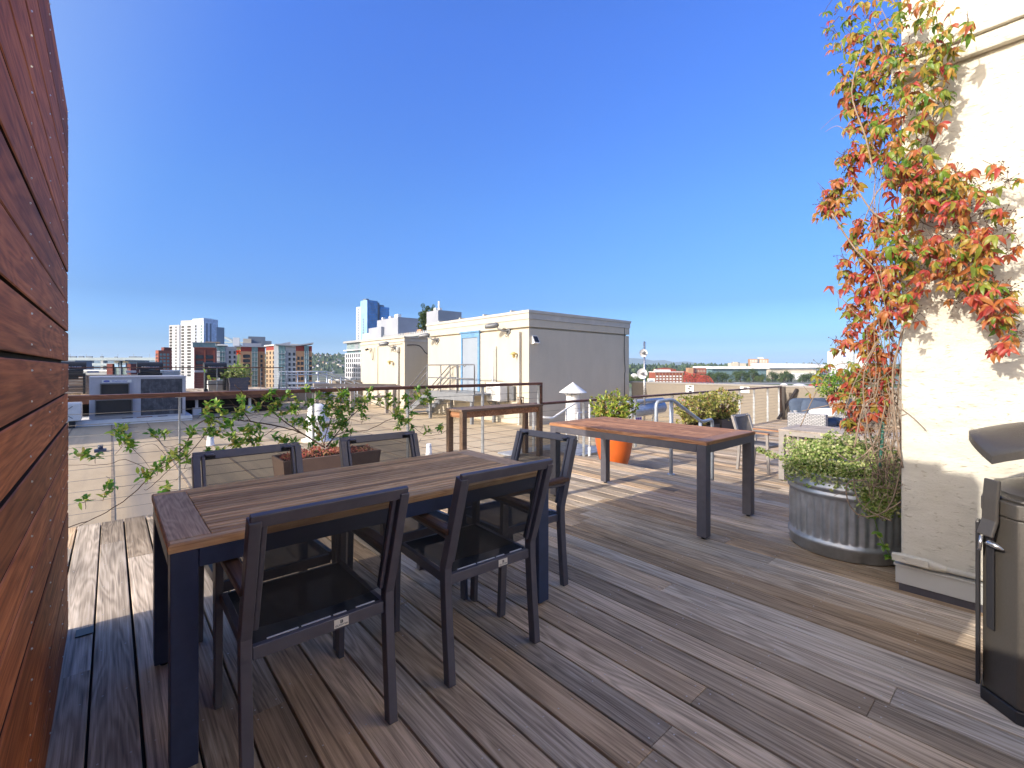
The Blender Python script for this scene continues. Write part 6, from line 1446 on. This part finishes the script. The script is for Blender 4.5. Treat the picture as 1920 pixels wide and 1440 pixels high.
for (x0,x1,yt,off) in ((1240,1290,693,30),(1262,1313,696.5,18),(1284,1328,701,9),(1306,1338,704.5,0)):
    m = MB(); n = 8; ch_ = []
    for k in range(n+1): ch_.append((U(x0+(x1-x0)*k/n), T(718)+ (T(yt)-T(718))*(1-abs(2*k/n-1)**2.6)))
    for yy in (off, off+14):
        for k in range(n):
            m.bar((ch_[k][0],yy,ch_[k][1]),(ch_[k+1][0],yy,ch_[k+1][1]),.8,.8); m.bar((ch_[k+1][0],yy,T(718)),(ch_[k+1][0],yy,ch_[k+1][1]),.35,.35); m.bar((ch_[k][0],yy,T(718)) if k < n/2 else (ch_[k+1][0],yy,T(718)),(ch_[k+1][0],yy,ch_[k+1][1]) if k < n/2 else (ch_[k][0],yy,ch_[k][1]),.35,.35)
            m.bar((ch_[k][0],yy,T(718)+(ch_[k][1]-T(718))*.5),(ch_[k+1][0],yy,T(718)+(ch_[k+1][1]-T(718))*.5),.3,.3)
    for k in range(1,n): m.bar((ch_[k][0],off,ch_[k][1]),(ch_[k][0],off+14,ch_[k][1]),.6,.6)
    m.build('truss_span', M['bridge_red'], br)
m = MB(); m.box((U(1225),0,T(719.5)),(U(1345),44,T(718.3))); m.build('deck', M['concrete'], br)
m = MB()
for px in (1262,1300,1338): m.box((U(px)-2,2,0),(U(px)+2,14,T(719.5)))
m.build('pier', M['concrete'], br)
D = 1000; b = bld('glass_hall','wide glass walled hall with flat white roof on the far bank',1333,D,0); T = lambda y: H(y,D); a0 = (1443-1333)*D/FOC
vol(b,'roof',M['white_roof'],0,a0,0,100,T(691.5),T(686.8)); vol(b,'glass_wall',M['pane_teal'],4,a0-4,6,94,0,T(691.5)); m = MB()
for k in range(34): m.box((4+k*3.6,5.5,0),(4.5+k*3.6,5.99,T(691.5)))
m.build('mullion', M['slate'], b)
D = 1100; b = bld('arena','broad white arena with shallow curved roof right of the glass hall',1443,D,0); T = lambda y: H(y,D); U = lambda px: (px-1443)*D/FOC
m = MB(); n = 14; vs = []
for k in range(n+1):
    f = k/n; px = 1438+(1566-1438)*f; vs += [(U(px),0,T(687.5-2.2*f**2)),(U(px),0,T(690.2-1.5*f)),(U(px),70,T(680.5+1.0*f**3)),(U(px),70,T(690))]
fs = []
for k in range(n): a = 4*k; fs += [(a,a+2,a+6,a+4),(a,a+4,a+5,a+1),(a+2,a+3,a+7,a+6)]
m.add(vs, fs+[(0,1,3,2),(4*n,4*n+2,4*n+3,4*n+1)]); m.build('roof', M['white_roof'], b); m = MB(); m.box((U(1443),-.5,T(691.4)),(U(1530),1,T(689.6))); m.build('eave', M['slate'], b)
vol(b,'wall',M['beige'],U(1444),U(1532),4,66,0,T(691.4)); vol(b,'lower_hall',M['white_roof'],U(1480),U(1530),-14,3.9,0,T(699.5)); vol(b,'entrance_block',M['slate'],U(1532),U(1553),-6,40,0,T(692)); windows(b,M['pane'],grid([U(1535+k*4) for k in range(4)],T(706),T(695),5),3,2.4,X=-6)
D = 1400; b = bld('apartment_block','reddish brick apartment block rising behind the glass hall',1405.5,D,12); T = lambda y: H(y,D); a0 = fw(1405.5,1441,D,12)
vol(b,'wall',M['brick_orange'],0,a0*.42,0,18,0,T(673)); vol(b,'recess',M['slate'],a0*.42+.05,a0*.52,2,18,0,T(673)); vol(b,'wall',M['brick_orange'],a0*.52+.05,a0,0,18,0,T(673)); vol(b,'roof_block',M['white_roof'],a0*.5,a0*.75,4,14,T(673),T(670)); windows(b,M['white_roof'],grid([a0*f for f in (.06,.14,.22,.30,.38,.57,.65,.73,.81,.9)],T(686),T(675),4.2),2.4,2.6)
D = 1350; b = bld('office_block','beige office block with two roof boxes behind the glass hall',1371,D,0); T = lambda y: H(y,D); U = lambda px: (px-1371)*D/FOC; vol(b,'wall',M['beige'],0,U(1385),0,20,0,T(680.5)); vol(b,'wall',M['beige'],U(1387),U(1399),0,20,0,T(681)); vol(b,'recess',M['slate'],U(1385)+.05,U(1387)-.05,1,19,0,T(679)); vol(b,'roof_block',M['beige'],U(1378),U(1386),5,15,T(680.4),T(678.6))
D = 1500; b = bld('white_tower','white office tower with small blue sign behind the creeper',1567.5,D,0); T = lambda y: H(y,D); U = lambda px: (px-1567.5)*D/FOC; vol(b,'wall',M['white_roof'],0,U(1600),0,40,0,T(657.5)); vol(b,'upper_block',M['white_roof'],U(1574),U(1598),4,36,T(657.4),T(654)); vol(b,'wing',M['white_roof'],U(1600)+.1,U(1626),6,40,0,T(663))
m = MB()
for k in range(9): m.box((3+k*6.2,-.4,0),(4.2+k*6.2,-.02,T(668)))
m.build('rib', M['panel_grey'], b); m = MB(); m.box((U(1581.5),-.5,T(664)),(U(1585),-.05,T(661.8))); m.box((U(1581),-.5,T(669)),(U(1586),-.05,T(666.6))); m.build('sign', M['blue_ink'], b)
D = 900; b = bld('orange_block','orange brick block among the trees left of the glass hall',1291,D,0); U = lambda px: (px-1291)*D/FOC; T = lambda y: H(y,D); vol(b,'wall',M['brick_orange'],0,U(1300),0,14,0,T(689.6)); vol(b,'wall',M['brick_dark'],U(1300)+.05,U(1303),0,14,0,T(689.6)); vol(b,'wall',M['brick_red'],U(1303)+.05,U(1326),4,14,0,T(690)); windows(b,M['beige'],grid([U(1305.5+k*2.9) for k in range(7)],T(697),T(692),3),1.6,1.4,X=4)
for (x,w_,D,y,mat,lb_) in ((1186,9,900,700.5,'white_roof','small white shed among the trees left of the dish mast'),(1301,18,950,697.8,'white_roof','low pale roofed shed behind the red bridge'),(1228,40,900,689.6,'brick_red','dark red roofed block behind the brick warehouse'),(1365,50,820,717.5,'concrete','pale pitched roof just above the parapet')):
    b = bld('shed', lb_, x, D, 0); vol(b,'wall',M[mat],0,w_*D/FOC,0,12,0,H(y,D)-3); m = MB(); ww = w_*D/FOC; m.prism([(-.5,H(y,D)-3),(ww+.5,H(y,D)-3),(ww*.6,H(y,D)),(ww*.4,H(y,D))],-.5,12.5,0,lambda x,y,z:(x,z,y)); m.build('roof', M[mat], b)
for (x0,x1,y,D,mat,lb_) in ((1518,1560,717.5,300,'bridge_red','orange red tent roof just above the parapet'),(1484,1514,719.5,300,'white_roof','white domed tent roof just above the parapet'),(1462,1478,718.6,300,'white_roof','small white tent roof left of the domed tent')):
    t = thing('tent', lb_, 'tent', (*W((x0+x1)/2,D).xy,GND), -HEAD); m = MB(); r_ = (x1-x0)/2*D/FOC; hz_ = H(y,D); m.lathe([(r_,hz_-2.2),(r_*.8,hz_-1.0),(r_*.4,hz_-.2),(.05,hz_)],(0,0,0),20); m.build('canopy', M[mat], t); m = MB(); 
    for k in range(6): m.tube([(r_*.97*math.cos(k*PI/3),r_*.97*math.sin(k*PI/3),0),(r_*.97*math.cos(k*PI/3),r_*.97*math.sin(k*PI/3),hz_-2.1)],.15,6)
    m.build('pole', M['white_roof'], t)
dk_ = thing('dock_crane','pale lattice dock crane among the trees near the creeper','crane',(*W(1556,800).xy,GND),-HEAD); m = MB(); m.bar((-3,0,0),(1,0,H(688,800)),1,1); m.bar((4,0,0),(1,0,H(688,800)),1,1); m.box((-6,-3,0),(6,3,6)); m.bar((1,0,H(690,800)),(-6,0,H(686,800)),1,1); m.build('tower', M['panel_grey'], dk_)
# bank and road strips
m = MB(); m.add([tuple(W(x,d).xy)+(GND+.6,) for x,d in ((1290,790),(1760,760),(1800,815),(1285,845))],[(0,1,2,3)]); tag(m.build('river_bank_road', M['road']), kind='structure')
M['grass'] = plain('bank_grass', (.13,.17,.06), .95, 0, .2, .35, .05)
m = MB(); m.add([tuple(W(x,d).xy)+(GND+.3,) for x,d in ((1100,650),(1760,640),(1760,755),(1100,780))],[(0,1,2,3)]); tag(m.build('river_bank', M['grass']), kind='structure')
# hill with houses, left of the smaller penthouse
def hill(name, x0, x1, D, prof, depth, mat):
    m = MB(); n = len(prof); vs = []
    for (px, y) in prof:
        for (dd, f) in ((0,0),(.35,.72),(.7,1.0),(1.2,.9)):
            p = W(px, D+depth*dd); vs.append((p.x,p.y, GND + (Zd(y, D+depth*.7)-GND)*f))
    fs = [(4*i+j,4*i+4+j,4*i+5+j,4*i+1+j) for i in range(n-1) for j in range(3)]
    m.add(vs, fs, 0, True); return tag(m.build(name, mat), kind='structure')
M['hill_mat'] = plain('hill_woodland', (.07,.095,.05), .95, 0, .1, .4, .004); M['mount_mat'] = plain('mountain_woodland', (.05,.08,.06), .95, 0, .1, .3, .0006)
# far woods
fw_ = MB(); rf = random.Random(2)
hill('rise', 900, 2100, 1700, [(x_, 687.2 + 1.2*math.sin(x_*.017)) for x_ in range(950, 2150, 60)], 2500, M['hill_mat'])
def rise_z(D):
    q = min(1.0, max(0, (D-1700)/2500)); f_ = q/.35*.72 if q < .35 else .72+(q-.35)/.35*.28 if q < .7 else 1.0
    return GND + (12-GND)*f_
for k in range(2600):
    D = rf.uniform(1500, 3500); px = rf.uniform(1150, 1900); p = W(px, D); h = rf.uniform(10,24)*(1 if rf.random() < .75 else 1.5); r_ = h*rf.uniform(.22,.42)
    if rf.random() < .5:
        fw_.lathe([(r_,h*.1),(r_*.75,h*.4),(r_*.4,h*.75),(.1,h)],(p.x,p.y,rise_z(D)-2),6,0)
    else:
        fw_.lathe([(r_*.5,h*.1),(r_*1.1,h*.4),(r_*.95,h*.65),(r_*.5,h*.85),(.1,h*.92)],(p.x,p.y,rise_z(D)-2),7,0)
M['wood'] = leafmat('far_wood', [(0,(.02,.04,.02)),(.6,(.045,.08,.03)),(1,(.08,.11,.035))], .8, 0)
tag(fw_.build('far_wood', M['wood']), kind='stuff')
hill('hill', 480, 760, 2200, [(380,690),(450,684),(520,670),(580,665),(620,666),(660,663),(700,668),(800,672),(900,684),(1000,690)], 900, M['hill_mat'])
hw_ = MB()
for k in range(650):
    px = rf.uniform(470,700); q = rf.random(); D = 2200+900*.7*q; y0 = 690-24*q**.8; p = W(px, D); h = rf.uniform(9,22); z = GND + (Zd(666,2830)-GND)*min(1,(q*.7/.35*.72 if q < .5 else .72+(q-.5)*.56)) - 2
    r_ = h*rf.uniform(.2,.4); hw_.lathe([(r_*.8,0),(r_,h*.4),(r_*.5,h*.8),(.1,h)],(p.x,p.y,z),6,0)
tag(hw_.build('hillside_wood', M['wood']), kind='stuff')
LH = 'tiny pale house among the trees on the far hillside'
for k in range(70):
    px = rf.uniform(575,700); q = rf.random(); D = 2200+630*q; p = W(px, D); z = GND + (Zd(666,2830)-GND)*min(1,(q*.7/.35*.72 if q < .5 else .72+(q-.5)*.56))
    t = thing('hill_house', LH, 'house', (p.x,p.y,z-1), rf.uniform(0,3), 'houses on the far hillside'); w_ = rf.uniform(9,18); m = MB(); m.box((-w_/2,-5,0),(w_/2,5,8)); m.build('wall', M[rf.choice(['white_roof','beige','concrete','tan'])], t); m = MB(); m.prism([(-w_/2-.5,8),(w_/2+.5,8),(0,11.5)],-5.5,5.5,0,lambda x,y,z:(x,z,y)); m.build('roof', M[rf.choice(['slate','concrete','brick_dark'])], t)
hill('mountain', 1100, 2000, 16000, [(900,684),(1100,668),(1180,671),(1205,672.5),(1225,676),(1245,675),(1265,679),(1285,677.5),(1310,681),(1330,682),(1400,684.5),(1450,681),(1500,683),(1600,685),(1750,684),(2100,688)], 5000, M['mount_mat'])
hill('mountain', 100, 700, 9000, [(-200,684),(0,678),(128,675),(200,674),(260,672),(330,674),(420,676),(520,680),(620,684),(800,688)], 2500, M['mount_mat'])
# ---- air
HAZE = 5e-5
hz = MB(); 
hz.box((-3000,-3000,GND-2.5),(23000,23000,470))
M['haze'], nt, b = nmat('haze_air'); nt.nodes.remove(b); pv = N(nt, 'ShaderNodeVolumePrincipled'); pv.inputs['Color'].default_value = (.62,.80,1,1); pv.inputs['Density'].default_value = HAZE; pv.inputs['Anisotropy'].default_value = 0
L(nt, pv.outputs[0], nt.nodes['Material Output'].inputs['Volume'])
if HAZE: tag(hz.build('haze', M['haze']), kind='stuff')
